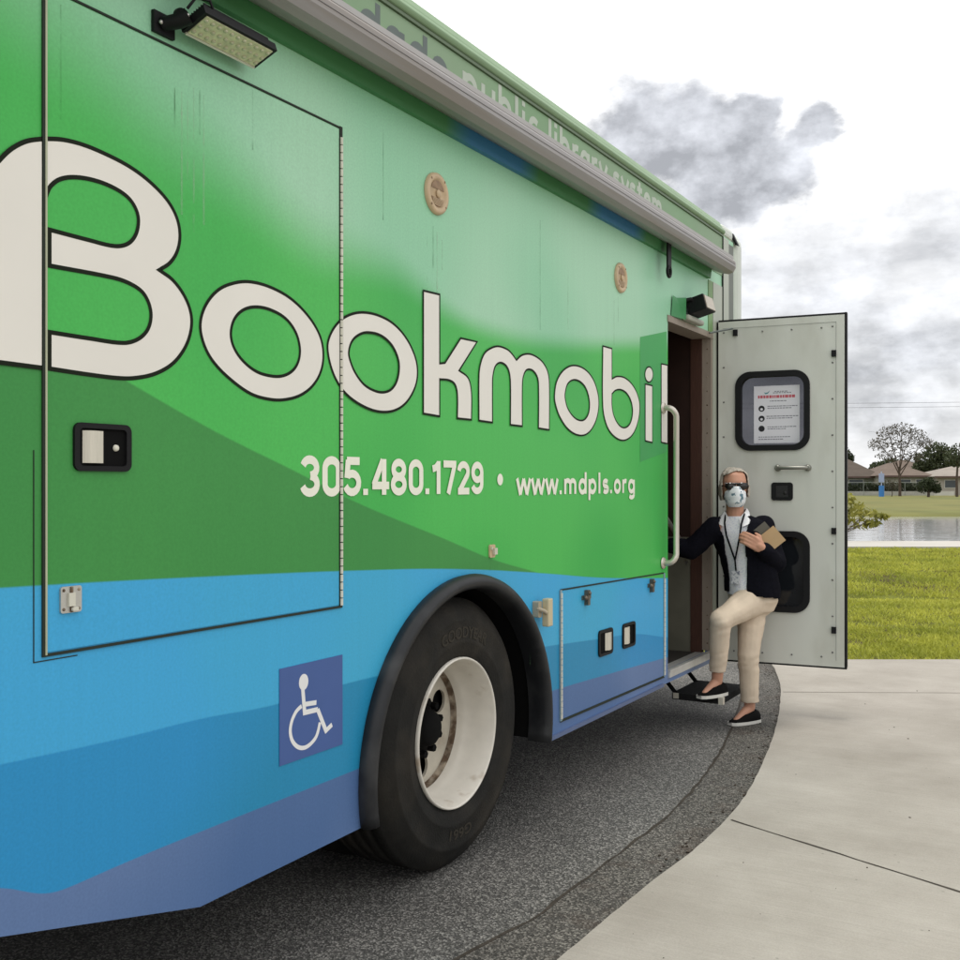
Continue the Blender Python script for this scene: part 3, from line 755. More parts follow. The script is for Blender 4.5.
# -------- compartment door by the entrance
cy0 = wall(560, 650)[0]; cy1 = wall(663.5, 620)[0]
pts = [wall(560, 721), wall(663.5, 676.5), wall(663.5, 573), wall(560, 590)]
me = fill2d([pts], .0004, .0022)
comp = part_world('compartment_door', me, 'wrap', bus)
mb = MB()
def bar(mb, a, b, w, x0, x1):
    a, b = Vector(a), Vector(b); d = b-a; nn = Vector((-d.y, d.x)).normalized()*w/2
    mb.prism([tuple(a-nn), tuple(b-nn), tuple(b+nn), tuple(a+nn)], x0, x1)
bar(mb, pts[0], pts[1], .012, .0005, .0055); hpart(mb, 'gasket', 'seam', comp); mb = MB(); bar(mb, pts[3], pts[2], .007, .0005, .0045)
hpart(mb, 'gasket', 'seam', comp)
for a, b in ((pts[0], pts[3]), (pts[1], pts[2])):
    mb = MB(); bar(mb, a, b, .017, .0005, .007); h = hpart(mb, 'hinge', mat('hinge_base', (.22, .33, .38), .5), comp)
    mb = MB(); z = a[1]+.01
    while z < b[1]-.03:
        mb.tube([(.008, a[0], z), (.008, a[0], z+.024)], .0062, 8); z += .0275
    hpart(mb, 'knuckle', 'cream', h)
for px, py in ((585, 597), (650, 585)):
    yc, zc = wall(px, py)
    mb = MB(); mb.box(.0022, .012, yc-.045, yc+.045, zc-.010, zc+.010).box(.0022, .022, yc-.012, yc+.014, zc-.038, zc+.034).sphere((.02, yc-.036, zc), .012, 8, 6); mb.sphere((.024, yc, zc+.02), .010, 8, 6)
    hpart(mb, 'turn_latch', mat('latch_bronze', (.16, .13, .10), .4, .5, .6, var=.3, scale=40), comp)
def vlatch(px0, px1, py0, py1, pad):
    y0 = wall(px0, 640)[0]; y1 = wall(px1, 640)[0]; z1 = wall((px0+px1)/2, py0)[1]; z0 = wall((px0+px1)/2, py1)[1]
    paddle_latch(y0, y1, z0, z1, comp, pad, 0)
vlatch(597.5, 611.5, 629, 655, (.5, .86)); vlatch(621.5, 634, 622.5, 647, (.14, .5))
# skirt rail
mb = MB(); mb.box(.0, .012, 4.15, 5.60, .334, .352); mb.build('skirt_rail', mat('skirt_rail', (.10, .14, .26), .45), bus)

# -------- grab rail
y_r, z_t = wall(662.5, 408, .0); z_b = wall(662.5, 563)[1]
mb = MB(); ry = wall(671, 480, .075)[0]
pth = [(.0, y_r, z_t), (.03, y_r, z_t)]
for k in range(1, 7):
    a = PI/2*k/6; pth.append((.03+.045*math.sin(a), y_r+.02*(1-math.cos(a)), z_t-.05*(1-math.cos(a))))
for k in range(0, 7):
    a = PI/2*k/6; pth.append((.03+.045*math.cos(a), y_r+.02*(1-math.sin(a)), z_b+.05*(1-math.sin(a))))
pth.append((.0, y_r, z_b))
mb.tube(pth, .0165, 14); gr = mb.build('grab_rail', 'rail', bus)
for z in (z_t, z_b):
    mb = MB(); mb.lathe([(0, .008), (.03, .008), (.034, 0)], (.0042, y_r, z), n=20)
    for a in range(3): mb.sphere((.0125, y_r+.024*math.cos(a*2.1+1), z+.024*math.sin(a*2.1+1)), .004, 8, 6)
    mb.build('mount_plate', 'rail', gr)

# -------- doorway
X_IN = -.9
mb = MB(); mb.box(-.056, .003, DY1-.006, DY1+.028, DZ0+.013, DZ1-.003); jb = mb.build('door_jamb', 'jamb', bus)
mb = MB()
for k in range(22): mb.sphere((-.022, DY1-.007, DZ0+.06+k*.09), (.005, .003, .005), 8, 6)
mb.build('rivet', 'rust', jb)
mb = MB(); mb.box(-.13, -.057, DY1-.016, DY1+.03, .36, DZ1-.003); mb.build('door_jamb', 'wood', bus)
mb = MB(); mb.box(-.12, -.041, DY0-.03, DY0-.001, DZ0, DZ1+.02); mb.build('door_jamb', 'panel_brown', bus)
mb = MB(); mb.box(-.12, .006, DY0-.01, DY1+.03, DZ1-.002, DZ1+.035); mb.build('door_header', 'jamb', bus)
mb = MB(); mb.box(-.10, .012, DY0, DY1, DZ0-.032, DZ0-.001).box(-.012, .016, DY0, DY1+.02, DZ0-.0, DZ0+.012); mb.build('door_sill', mat('sill_alum', (.6, .6, .57), .35, .5, .4, var=.1, scale=20), bus)
mb = MB(); mb.box(-.9, -.131, DY1-.008, DY1+.022, 1.14, 2.5); mb.build('stairwell_panel', 'panel_brown', bus)
mb = MB(); mb.box(-.9, -.131, DY1-.008, DY1+.022, .36, 1.138); mb.build('stairwell_panel', 'panel_olive', bus)
mb = MB(); mb.box(-.9, -.102, DY0-.03, DY1+.0, DZ0-.035, DZ0-.003).box(-.93, -.38, DY0-.03, DY1-.01, DZ0-.002, .62).box(-.93, -.62, DY0-.03, DY1-.01, .621, .84); mb.build('entry_steps', 'int_floor', bus)
mb = MB(); mb.box(-.392, -.376, DY0, DY1-.02, .60, .625); mb.build('step_nosing', 'alum', bus); mb = MB(); mb.box(-.632, -.616, DY0, DY1-.02, .82, .845); mb.build('step_nosing', 'alum', bus)
mb = MB(); mb.box(-2.40, -.94, DY0-2.0, 6.9, .80, .84); mb.build('cabin_floor', 'int_floor', bus)
mb = MB(); mb.box(-1.25, -1.22, 4.6, 6.6, .84, 2.6).box(-.9, -.131, DY0-.06, DY0-.032, .4, 2.6).box(-2.4, -.04, 4.0, 6.9, 2.52, 2.55); mb.build('cabin_partition', 'panel_brown', bus)
# slanted hand rail inside
a = Vector((-.10, *wall(677, 535, -.10))); b = Vector((-.16, *wall(694, 561, -.16)))
mb = MB(); mb.tube([a + (a-b)*.6, a, b, b+Vector((-.02, .06, -.01))], .014, 10); mb.tube([b, (b.x, DY1-.01, b.z)], .01, 8); mb.tube([a+(a-b)*.6, (a.x-.1, DY0-.03, (a+(a-b)*.6).z)], .01, 8)
irail = mb.build('interior_handrail', 'chrome', bus)
# fold-out step
mb = MB(); mb.box(-.13, .19, 6.12, 6.60, .155, .195); st = mb.build('boarding_step', 'step', bus, .004)
mb = MB(); mb.box(.165, .1935, 6.114, 6.150, .153, .1965); mb.build('corner_cap', 'paddle', st)
mb = MB(); mb.box(-.12, -.085, 6.115, 6.119, .163, .1965); mb.build('corner_cap', 'paddle', st)
mb = MB()
for y in (6.16, 6.56):
    mb = MB(); mb.tube([(-.10, y, .165), (-.32, y, .42)], .014, 8); mb.build('step_arm', 'dark', st)
# lamp above door, broken vinyl flap
y, z = wall(699, 306, .07)
mb = MB(); mb.obox((.075, y+.01, z+.0), Vector((.055, 0, .015)), Vector((0, .09, 0)), Vector((-.012, 0, .045))); mb.tube([(.0, y-.11, z+.02), (.05, y-.09, z+.03), (.06, y-.05, z+.01)], .012, 8)
dl = mb.build('door_lamp', 'black', bus, .008)
mb = MB(); mb.obox((.132, y+.01, z+.014), Vector((.003, 0, .001)), Vector((0, .078, 0)), Vector((-.010, 0, .038))); mb.build('lamp_lens', mat('lamp_lens', (.48, .42, .33), .4, var=.25, stretch=(5, 5, 60)), dl)
mb = MB(); mb.box(.0005, .05, y-.12, y+.17, DZ1+.036, DZ1+.07); mb.build('drip_ledge', mat('ledge_grey', (.4, .4, .33), .5), bus, .012)
y, z = wall(673, 304, .01); mb = MB(); mb.add([(.006, y-.02, z-.07), (.03, y+.17, z-.07), (.035, y+.16, z+.06), (.012, y+.06, z+.045), (.008, y, z+.052)], [(0,1,2,3,4)]); mb.build('vinyl_flap', mat('flap_green', (.05, .26, .09), .5), bus)
mb = MB(); mb.box(.0006, .004, 6.43, 6.515, DZ1+.036, 2.785); mb.build('vinyl_edge', mat('edge_green', (.17, .30, .11), .5), bus)
# patch of newer vinyl near the door
py0, pz1 = wall(640, 337); py1 = wall(666.5, 331.5)[0]
mb = MB(); mb.add([(.0009, py0, pz1), (.0009, py1, wall(666.5, 331.5)[1]), (.0009, py1, wall(666.5, 452)[1]), (.0009, py0, wall(640, 462)[1])], [(0, 3, 2, 1)])
mb.build('vinyl_patch', mat('patch_green', (.055, .36, .10), .42, .32, var=.12, scale=2), bus)

# -------- wheel, arch
mb = MB()
profA = [(.006, .001), (.010, .018), (.004, .038), (-.010, .052), (-.028, .054), (-.042, .044), (-.048, .028), (-.048, .0), (-.044, -.05)]
na = 56; v = []; f = []
for k in range(na+1):
    a = a_lo + (PI-2*a_lo)*k/na
    for dr, x in profA:
        y, z = arch(a, dr); v.append((x, y, z))
p = len(profA)
for k in range(na):
    for j in range(p-1): f.append((k*p+j, (k+1)*p+j, (k+1)*p+j+1, k*p+j+1))
f.append(tuple(range(p))); f.append(tuple(na*p+j for j in reversed(range(p))))
mb.add(v, f, True); mb.build('wheel_arch', 'flare', bus)
mb = MB(); v = []; f = []
for k in range(33):
    a = math.radians(-10) + (PI+math.radians(20))*k/32
    for x, dr in ((-.04, -.03), (-.8, -.03)):
        y, z = arch(a, dr); v.append((x, y, z))
for k in range(32): f.append((2*k, 2*k+2, 2*k+3, 2*k+1))
mb.add(v, f, True); mb.prism([arch(math.radians(-10) + (PI+math.radians(20))*k/32, -.03) for k in range(33)], -.82, -.8); mb.build('wheel_well', 'dark', bus)

WC = (-.022, 3.42, .520)
wheel = thing('wheel_axis', '', '', WC); COL.objects.unlink(wheel); bpy.data.objects.remove(wheel)
def tyre_mesh(xo):
    mb = MB()
    P_ = [(.283, -.028), (.289, -.012), (.318, -.004), (.345, .004), (.352, .0055), (.356, .004), (.40, .006), (.43, .003), (.437, .005), (.442, .002), (.468, -.008), (.488, -.020), (.503, -.034), (.513, -.046)]
    tr = [(.5195, -.052)]
    x = -.052
    for g in range(4):
        tr += [(.5205, x-.040), (.507, x-.042), (.507, x-.052), (.5205, x-.054)]; x -= .054
    tr += [(.519, -.285), (.49, -.31), (.44, -.33), (.35, -.32), (.283, -.30)]
    mb.lathe([(r, h) for r, h in P_+tr], (xo, WC[1], WC[2]), n=96)
    return mb
tb = tyre_mesh(WC[0])
wheel = tb.build('wheel', 'tyre', bus)
wheel.name = 'wheel'
tyre = wheel
# embossed lettering bent round the side wall
def arc_text(body, r0, r1, amid, span, flip=False):
    me = text_mesh(body, 1.0, .02); xs = [v.co.x for v in me.vertices]; ys = [v.co.y for v in me.vertices]
    a0, a1, b0, b1 = min(xs), max(xs), min(ys), max(ys)
    for v in me.vertices:
        t = (v.co.x-a0)/(a1-a0)-.5; r = r0+(v.co.y-b0)/(b1-b0)*(r1-r0); a = amid - t*span
        v.co = Vector((WC[0]+.0072, WC[1]+r*math.cos(a), WC[2]+r*math.sin(a))) - BUSOFF
    return me
for tm in (arc_text('GOODYEAR', .365, .410, PI*.47, .90), arc_text('G661', .365, .405, -PI*.5, .42)): tm.name = 'tyre_lettering'; link('tyre_lettering', tm, 'tyre_text', wheel)
mb = MB(); mb.lathe([(.285, -.03), (.289, -.016), (.2905, -.005), (.288, .002), (.283, .003), (.2795, -.004), (.277, -.016), (.271, -.03), (.268, -.06), (.264, -.075), (.262, -.10), (.252, -.125), (.246, -.14), (.243, -.165), (.238, -.182)], WC, n=96); mb.build('rim', 'rim', wheel)
mb = MB(); mb.lathe([(.2425, -.160), (.2402, -.172), (.2372, -.1808), (.229, -.1818)], WC, n=96); mb.build('rust_ring', 'rust', wheel)
circ = lambda r, cy=0, cz=0, n=40: [(WC[1]+cy+r*math.cos(2*PI*k/n), WC[2]+cz+r*math.sin(2*PI*k/n)) for k in range(n)]
holes = [circ(.047, .160*math.cos(a), .160*math.sin(a), 24) for a in (math.radians(29), math.radians(-86), math.radians(-208))]
me = fill2d([circ(.2375), circ(.085)]+holes, WC[0]-.195, WC[0]-.183); fix_local(me, bus); link('wheel_disc', me, 'disc', wheel)
mb = MB(); mb.lathe([(0, -.11), (.05, -.112), (.066, -.125), (.07, -.15), (.088, -.165), (.104, -.172), (.108, -.183), (.108, -.20)], WC, n=40)
for k in range(10):
    a = 2*PI*k/10+.2; mb.tube([(WC[0]-.18, WC[1]+.102*math.cos(a), WC[2]+.102*math.sin(a)), (WC[0]-.145, WC[1]+.102*math.cos(a), WC[2]+.102*math.sin(a))], .015, 6, smooth=False)
mb.build('hub', 'dark', wheel)
tb = tyre_mesh(WC[0]-.34); tb.build('inner_tyre', 'tyre', bus)
mb = MB(); mb.lathe([(.0, -.02), (.22, -.02), (.24, -.10), (.24, -.3)], (WC[0]-.20, WC[1], WC[2]), n=40); mb.build('brake_drum', 'dark', bus)
for yy in (3.375, 6.0, -2.0):
    pass
tb = tyre_mesh(WC[0]); me = tb.mesh('far_tyre'); me.transform(Matrix.Scale(-1, 4, (1, 0, 0))); me.transform(Matrix.Translation((-W, 0, 0))); fix_local(me, bus); link('far_tyre', me, 'tyre', bus)

# -------- open door (hinged at the front jamb, swung out square to the bus)
HG = Vector((.02, 6.585, 0)); DD = Vector((.7746, .0744, 0)).normalized(); DN = Vector((DD.y, -DD.x, 0))   # DN faces the photographer
DW, DB, DT, DTH = .775, .348, 2.532, .045
def dpt(u, w, z): return HG + DD*u + DN*w + Vector((0, 0, z))
class DoorMB(MB):
    def dbox(s, u0, u1, w0, w1, z0, z1):
        v = [dpt(u, w, z) for z in (z0, z1) for u, w in ((u0, w0), (u1, w0), (u1, w1), (u0, w1))]
        return s.add(v, [(0,3,2,1),(4,5,6,7),(0,1,5,4),(1,2,6,5),(2,3,7,6),(3,0,4,7)])
DMTX = Matrix(((DD.x, 0, DN.x, HG.x), (DD.y, 0, DN.y, HG.y), (0, 1, 0, 0), (0, 0, 0, 1)))
def dfill(loops, w0, w1, name='d'): return fix_local(fill2d(loops, w0, w1, name, DMTX), bus)
def drow(px, py):  # survey point on the inner face of the door
    t = (px-HX)/F; dirv = Vector((-SA+t*CA, CA+t*SA, (HY-py)/F)); p0 = dpt(0, 0, 0) - Vector((CX, 0, EYE))
    s = p0.dot(DN)/dirv.dot(DN); q = Vector((CX, 0, EYE)) + dirv*s
    return ((q-HG).dot(DD), q.z)
wy0, wz1 = drow(735.5, 371); wy1 = drow(810, 371)[0]; wz0 = drow(740, 451)[1]; wz1 = drow(770, 371)[1]
vz1 = drow(780, 531)[1]; vz0 = drow(780, 612)[1]
win1 = rrect(wy0+.02, wy1-.02, wz0+.02, wz1-.02, .08, 8); win2 = rrect(wy0+.02, wy1-.02, vz0+.02, vz1-.02, .08, 8)
door = link('entrance_door', dfill([[(0, DB), (DW, DB), (DW, DT), (0, DT)], win1, win2], -DTH, 0), 'door', bus)
m_ = DoorMB(); m_.dbox(-.002, DW+.012, -DTH-.014, -.012, DT+.0005, DT+.014).dbox(DW+.0005, DW+.014, -DTH-.014, -.006, DB, DT+.014).dbox(0, DW+.012, -DTH-.014, -.008, DB-.012, DB-.0005); m_.build('weather_strip', 'black', door)
m_ = DoorMB(); m_.dbox(DW-.05, DW-.047, .0004, .002, DB+.04, DT-.04).dbox(.03, DW-.05, .0004, .002, DT-.045, DT-.042); m_.build('panel_seam', mat('panel_line', (.34, .35, .32), .5), door)
m_ = DoorMB()
for k in range(10):
    z = DB+.09+k*(DT-DB-.16)/9
    m_.sphere(dpt(DW-.07, .001, z), (.006, .006, .006), 8, 6)
    m_.sphere(dpt(.035, .001, z), (.006, .006, .006), 8, 6)
for k in range(4):
    m_.sphere(dpt(.10+k*.18, .001, DT-.075), (.006, .006, .006), 8, 6); m_.sphere(dpt(.10+k*.18, .001, DB+.06), (.006, .006, .006), 8, 6)
m_.build('screw', mat('screw_head', (.16, .16, .15), .4, .5, .5), door)
for (w_, a, b) in ((win1, wz0, wz1), (win2, vz0, vz1)):
    fr = link('door_window', dfill([rrect(wy0, wy1, a, b, .095, 8), rrect(wy0+.036, wy1-.036, a+.036, b-.036, .07, 8)], -.043, .016), 'black', door, .006)
    link('pane', dfill([rrect(wy0+.034, wy1-.034, a+.034, b-.034, .07, 8)], -.040, -.034), 'glass' if w_ is win1 else 'glass_dark', fr)
hu0, hz = drow(778, 468); hu1 = drow(808, 468)[0]
m_ = DoorMB(); m_.tube([dpt(hu0, .035, hz), dpt(hu0+.02, .042, hz), dpt(hu1-.02, .042, hz), dpt(hu1, .035, hz)], [.010, .012, .012, .010], 10)
for u in (hu0, hu1): m_.tube([dpt(u, 0, hz), dpt(u, .036, hz)], .012, 10); m_.sphere(dpt(u, .004, hz), (.022, .022, .022), 12, 8)
m_.build('door_handle', mat('handle_steel', (.25, .25, .22), .35, .5, .7), door)
lu0, lz1 = drow(771.5, 482.5); lu1, lz0 = drow(793, 500.5)
m_ = link('door_latch', dfill([rrect(lu0, lu1, lz0, lz1, .018)], .0005, .012), 'black', door, .004)
mm = DoorMB(); mm.sphere(dpt((lu0+lu1)/2+.02, .014, (lz0+lz1)/2-.01), (.012, .012, .012), 10, 8); mm.dbox(lu0+.03, lu1-.03, .012, .016, lz0+.02, lz1-.02); mm.build('latch_lever', 'rubber', m_)
m_ = DoorMB()
for px, py in ((735.5, 333), (834, 353.5), (834, 531), (834, 630)):
    u, z = drow(px, py); m_ = DoorMB(); m_.dbox(u-.014, u+.014, .0005, .018, z-.02, z+.02); m_.build('door_clip', 'black', door)
u, z = drow(733, 329)
mb = MB(); mb.tube([dpt(u, .02, z), (.02, 6.40, DZ1+.02)], .006, 8); mb.build('door_stay', mat('stay_grey', (.13, .15, .14), .4, .5, .6), bus)
m_ = DoorMB(); m_.tube([dpt(-.012, -.02, DB), dpt(-.012, -.02, DT)], .013, 10); m_.build('door_hinge', 'dark', door)

# paper notice taped to the inside of the door's pane
pu0, pz1 = drow(753, 386); pu1, pz0 = drow(799, 442.5)
notice = thing('paper_notice', 'white printed notice with a red heading in the upper window of the open door', 'notice', tuple(dpt((pu0+pu1)/2, -.033, pz0)))
def dsheet(u0, u1, z0, z1, w, m, name):
    q = DoorMB(); q.dbox(u0, u1, w, w+.0008, z0, z1); return q.build(name, m, notice)
dsheet(pu0, pu1, pz0, pz1, -.0335, 'paper', 'sheet')
H = pz1-pz0; Wd = pu1-pu0; wl = -.0326
q = DoorMB()
rr = random.Random(3)
u = pu0+.09*Wd
while u < pu0+.9*Wd:
    l = rr.uniform(.03, .075)*Wd; q.dbox(u, min(u+l, pu0+.92*Wd), wl, wl+.0003, pz1-.215*H, pz1-.165*H); u += l+.012*Wd
q.build('heading', 'red_ink', notice)
q = DoorMB()
for row, (a, b) in {.10: (.45, .7), .125: (.42, .82), .265: (.35, .66), .355: (.3, .93), .39: (.3, .8), .53: (.28, .93), .565: (.28, .85), .715: (.3, .9), .75: (.3, .7), .89: (.1, .8), .93: (.1, .6)}.items():
    u = pu0+a*Wd
    while u < pu0+b*Wd:
        l = rr.uniform(.02, .07)*Wd; q.dbox(u, u+l, wl, wl+.0003, pz1-(row+.008)*H, pz1-(row-.006)*H); u += l+.012*Wd
q.build('small_print', 'grey_ink', notice)
for row in (.395, .57, .745):
    q = DoorMB()
    cu_, cz_ = pu0+.17*Wd, pz1-row*H
    q.add([dpt(cu_+.06*Wd*1.15*math.cos(k*PI/12), wl+.0002, cz_+.06*Wd*1.15*math.sin(k*PI/12)) for k in range(24)], [tuple(range(24))])
    q.build('pictogram', 'black_ink', notice)
for row in (.395, .57):
    q = DoorMB()
    cu_, cz_ = pu0+.17*Wd, pz1-row*H-.004
    q.add([dpt(cu_+.03*Wd*math.cos(k*PI/8), wl+.0006, cz_+.028*Wd*math.sin(k*PI/8)) for k in range(16)], [tuple(range(16))])
    q.build('pictogram_face', 'paper', notice)
q = DoorMB(); q.add([dpt(pu0+a*Wd, wl+.0002, pz1-b*H) for a, b in ((.22, .105), (.25, .12), (.30, .115), (.36, .075), (.31, .135), (.25, .145))], [(0,1,2,3,4,5)]); q.build('emblem', 'teal_ink', notice)

# ------------------------------------------------------------------ THE PERSON
PO = Vector((.235, 6.33, 0))
RV = Vector((CA, SA, 0)); FV = Vector((SA, -CA, 0))
def pl(r, f, u): return PO + RV*r + FV*f + Vector((0, 0, u))
person = thing('person', 'masked person in a dark cardigan and pale trousers stepping up to the bus doorway', 'person', tuple(PO))
def remesh(mb, name, vox, smooth=4, fac=.5):
    me = mb.mesh(name, PO); o = bpy.data.objects.new(name, me); COL.objects.link(o)
    r = o.modifiers.new('r', 'REMESH'); r.mode = 'VOXEL'; r.voxel_size = vox; r.use_smooth_shade = True
    if smooth:
        s = o.modifiers.new('s', 'SMOOTH'); s.iterations = smooth; s.factor = fac
    return to_mesh(o, name)
def yawv(deg):   # facing direction and width axis of a body section turned deg to the picture's left
    a = math.radians(deg); d = -RV*math.sin(a) + FV*math.cos(a); w = RV*math.cos(a) + FV*math.sin(a); return w, d
def sec(r, f, u, a, b, yaw): w, d = yawv(yaw); return (pl(r, f, u), w*a, d*b)
torso = [(.085, -.01, .74, .135, .135, 58), (.08, -.01, .82, .155, .135, 55), (.07, -.01, .92, .150, .115, 46), (.045, -.01, 1.02, .150, .108, 38), (.02, -.01, 1.12, .165, .110, 32), (.0, -.015, 1.19, .168, .098, 30), (-.012, -.02, 1.245, .140, .075, 28), (-.02, -.02, 1.285, .075, .06, 25)]
HIP_L, KN_L, AN_L = (.085, -.03, .77), (.045, .03, .43), (.065, -.02, .10)
HIP_R, KN_R, AN_R = (.055, .06, .77), (-.165, .20, .665), (-.165, .10, .285)
SH_L, EL_L, WR_L = (.15, -.03, 1.215), (.205, .055, 1.005), (.085, .19, 1.10)
SH_R, EL_R, WR_R = (-.15, .0, 1.215), (-.30, -.03, 1.075), (-.42, -.06, 1.10)
HC = (-.035, .0, 1.455)
# body: one skin
bd = MB()
bd.loft([sec(r, f, u, a*.9, b*.88, y) for r, f, u, a, b, y in torso])
bd.capsule(pl(-.022, -.02, 1.26), pl(-.032, -.012, 1.385), .056, .052)
hw, hd = yawv(6)
def head_at(w, d, u): return pl(*HC) + hw*w + hd*d + Vector((0, 0, u))
bd.loft([(head_at(0, -.012, .118), hw*.02, hd*.02), (head_at(0, -.012, .11), hw*.045, hd*.052), (head_at(0, -.010, .085), hw*.066, hd*.082), (head_at(0, -.006, .045), hw*.074, hd*.093), (head_at(0, -.004, .0), hw*.073, hd*.092), (head_at(0, .004, -.04), hw*.066, hd*.083), (head_at(0, .014, -.078), hw*.052, hd*.066), (head_at(0, .026, -.105), hw*.032, hd*.042), (head_at(0, .03, -.116), hw*.012, hd*.02)])
bd.capsule(head_at(0, .085, .01), head_at(0, .106, -.022), .009, .014)      # nose
for s in (-1, 1):
    bd.sphere(head_at(.074*s, -.01, -.005), (.012, .02, .03), 10, 8)          # ears
    bd.capsule(head_at(.02*s, .084, .022), head_at(.045*s, .072, .022), .009, .008)   # brow
for a, b, r0, r1 in ((HIP_L, KN_L, .075, .05), (KN_L, AN_L, .05, .033), (HIP_R, KN_R, .075, .05), (KN_R, AN_R, .05, .033), (SH_L, EL_L, .034, .032), (EL_L, WR_L, .034, .026), (SH_R, EL_R, .034, .032), (EL_R, WR_R, .034, .026)):
    bd.capsule(pl(*a), pl(*b), r0, r1)
# feet inside the shoes
def foot_dir(r, f): return (RV*r + FV*f).normalized()
FD_L, FD_R = foot_dir(-.85, .45), foot_dir(-.75, .55)
bd.capsule(pl(*AN_L), pl(AN_L[0], AN_L[1], .032) + FD_L*.11, .033, .018)
bd.capsule(pl(*AN_R), pl(AN_R[0], AN_R[1], .225) + FD_R*.11, .033, .018)
# left hand: palm against the books, fingers curled over them
def hand(wr, fdir, palm_n, side, curl):
    """fdir = fingers' direction, palm_n = palm normal, side = direction of the thumb"""
    fdir, palm_n, side = fdir.normalized(), palm_n.normalized(), side.normalized()
    w = pl(*wr); kn = w + fdir*.085
    bd.capsule(w, w+fdir*.03, .026, .026)
    for k in range(4):
        o = side*(.030-.020*k); base = kn + o; L = (.036, .040, .037, .030)[k]
        bd.capsule(w + fdir*.02 + o*.7, base, .017, .0115)
        c = curl; d = fdir; p = base; r = .0105
        for j in range(3):
            d = (Matrix.Rotation(c, 3, fdir.cross(palm_n)) @ d) ; q = p + d*L*(1, .75, .6)[j]
            bd.capsule(p, q, r, r*.9); p = q; r *= .92
    tb_ = w + fdir*.03 + side*.026; t1 = tb_ + (side*.8 + fdir*.5 + palm_n*.25)*.034; t2 = t1 + (fdir*.9 + palm_n*.4 + side*.1)*.028
    bd.capsule(tb_, t1, .014, .012); bd.capsule(t1, t2, .0115, .009)
hand(WR_L, (-RV*.75 + FV*.25 + Vector((0, 0, .45))), (-FV*.9 - RV*.2), Vector((0, 0, 1))*.8 + RV*.4, .55)
hand(WR_R, (-RV*.8 - FV*.3 - Vector((0, 0, .1))), Vector((0, 0, -1)), -FV*.2 + RV*.0 + FV*.9, .6)
body_me = remesh(bd, 'body', .0052, 3, .45)
link('body', body_me, 'skin', person)
# clothing -------------------------------------------------
def cut(me, cond, name, m, push=0.0, thick=0.0, parent=person):
    """keep the faces that satisfy cond(centre, normal) in person space; push along the normals"""
    bm = bmesh.new(); bm.from_mesh(me)
    bm.normal_update()
    bmesh.ops.delete(bm, geom=[f for f in bm.faces if not cond(f.calc_center_median() + PO, f.normal)], context='FACES')
    for _ in range(3):
        bmesh.ops.smooth_vert(bm, verts=[v for v in bm.verts if v.is_boundary], factor=.5, use_axis_x=True, use_axis_y=True, use_axis_z=True)
    bm.normal_update()
    for v in bm.verts: v.co += v.normal*push
    out = bpy.data.meshes.new(name); bm.to_mesh(out); bm.free()
    out.polygons.foreach_set('use_smooth', [True]*len(out.polygons))
    o = link(name, out, m, parent)
    if thick:
        so = o.modifiers.new('t', 'SOLIDIFY'); so.thickness = thick; so.offset = 1
    return o
def loc_(p):
    q = p - PO; return (q.dot(RV), q.dot(FV), q.z)
# trousers
tr = MB()
tr.loft([sec(.085, -.01, .70, .12, .13, 58), sec(.085, -.01, .77, .152, .145, 58), sec(.08, -.01, .84, .146, .124, 54), sec(.078, -.01, .87, .12, .10, 50)])
tr.capsule(pl(.08, -.05, .75), pl(*HIP_L), .088, .098); tr.capsule(pl(*HIP_L), pl(*KN_L), .094, .062); tr.capsule(pl(*KN_L), pl(AN_L[0], AN_L[1], .10), .062, .050)
tr.capsule(pl(*HIP_R), pl(*KN_R), .098, .066); tr.capsule(pl(*KN_R), pl(AN_R[0]+.0, AN_R[1], .31), .064, .045)
tr.capsule(pl(.13, -.02, .745), pl(*HIP_R), .085, .09)
tr_me = remesh(tr, 'trousers', .007, 5)
for v in tr_me.vertices:      # folds and creases
    r, f, u = loc_(v.co + PO); k = mnoise.noise(Vector((r*7, f*7, u*6+r*7)))*.007
    kn = math.exp(-((u-.64)/.07)**2) + .8*math.exp(-((u-.40)/.08)**2) + .7*math.exp(-((u-.79)/.06)**2) + .6*math.exp(-((u-.17)/.05)**2)
    k += mnoise.noise(Vector((r*10+u*8, f*10, u*30-r*14)))*.0085*kn
    v.co += Vector(v.normal)*k
cut(tr_me, lambda p, n: not (loc_(p)[2] < .135) and not (loc_(p)[2] < .345 and loc_(p)[0] < -.06), 'trousers', 'chino', 0, .003)
# shirt and cardigan
sh = MB(); sh.loft([sec(r, f, u, a+(.004 if u > .95 else .010), b+(.004 if u > .95 else .010), y) for r, f, u, a, b, y in [(.083, -.01, .78, .155, .137, 56)] + torso[1:]])
sh_me = remesh(sh, 'shirt', .007, 2)
cut(sh_me, lambda p, n: loc_(p)[2] > .80 and not (loc_(p)[0] > .06 and loc_(p)[2] < .86), 'shirt', 'shirt')
ca = MB()
ca.loft([sec(.08, -.01, .765, .168, .150, 54)] + [sec(r, f, u, a+.016, b+.016, y) for r, f, u, a, b, y in torso[1:]])
ca.capsule(pl(*SH_L), pl(*EL_L), .068, .058); ca.capsule(pl(*EL_L), pl(*[WR_L[i]*.82+EL_L[i]*.18 for i in range(3)]), .058, .046)
ca.capsule(pl(*SH_R), pl(*EL_R), .066, .056); ca.capsule(pl(*EL_R), pl(*[WR_R[i]*.9+EL_R[i]*.1 for i in range(3)]), .056, .046)
ca_me = remesh(ca, 'cardigan', .007, 5)
for v in ca_me.vertices:
    r, f, u = loc_(v.co + PO); v.co += Vector(v.normal)*(mnoise.noise(Vector((r*14, f*14, u*9)))*.006 - abs(mnoise.noise(Vector((r*10+u*7, f*10, u*15))))*.009 + .002)
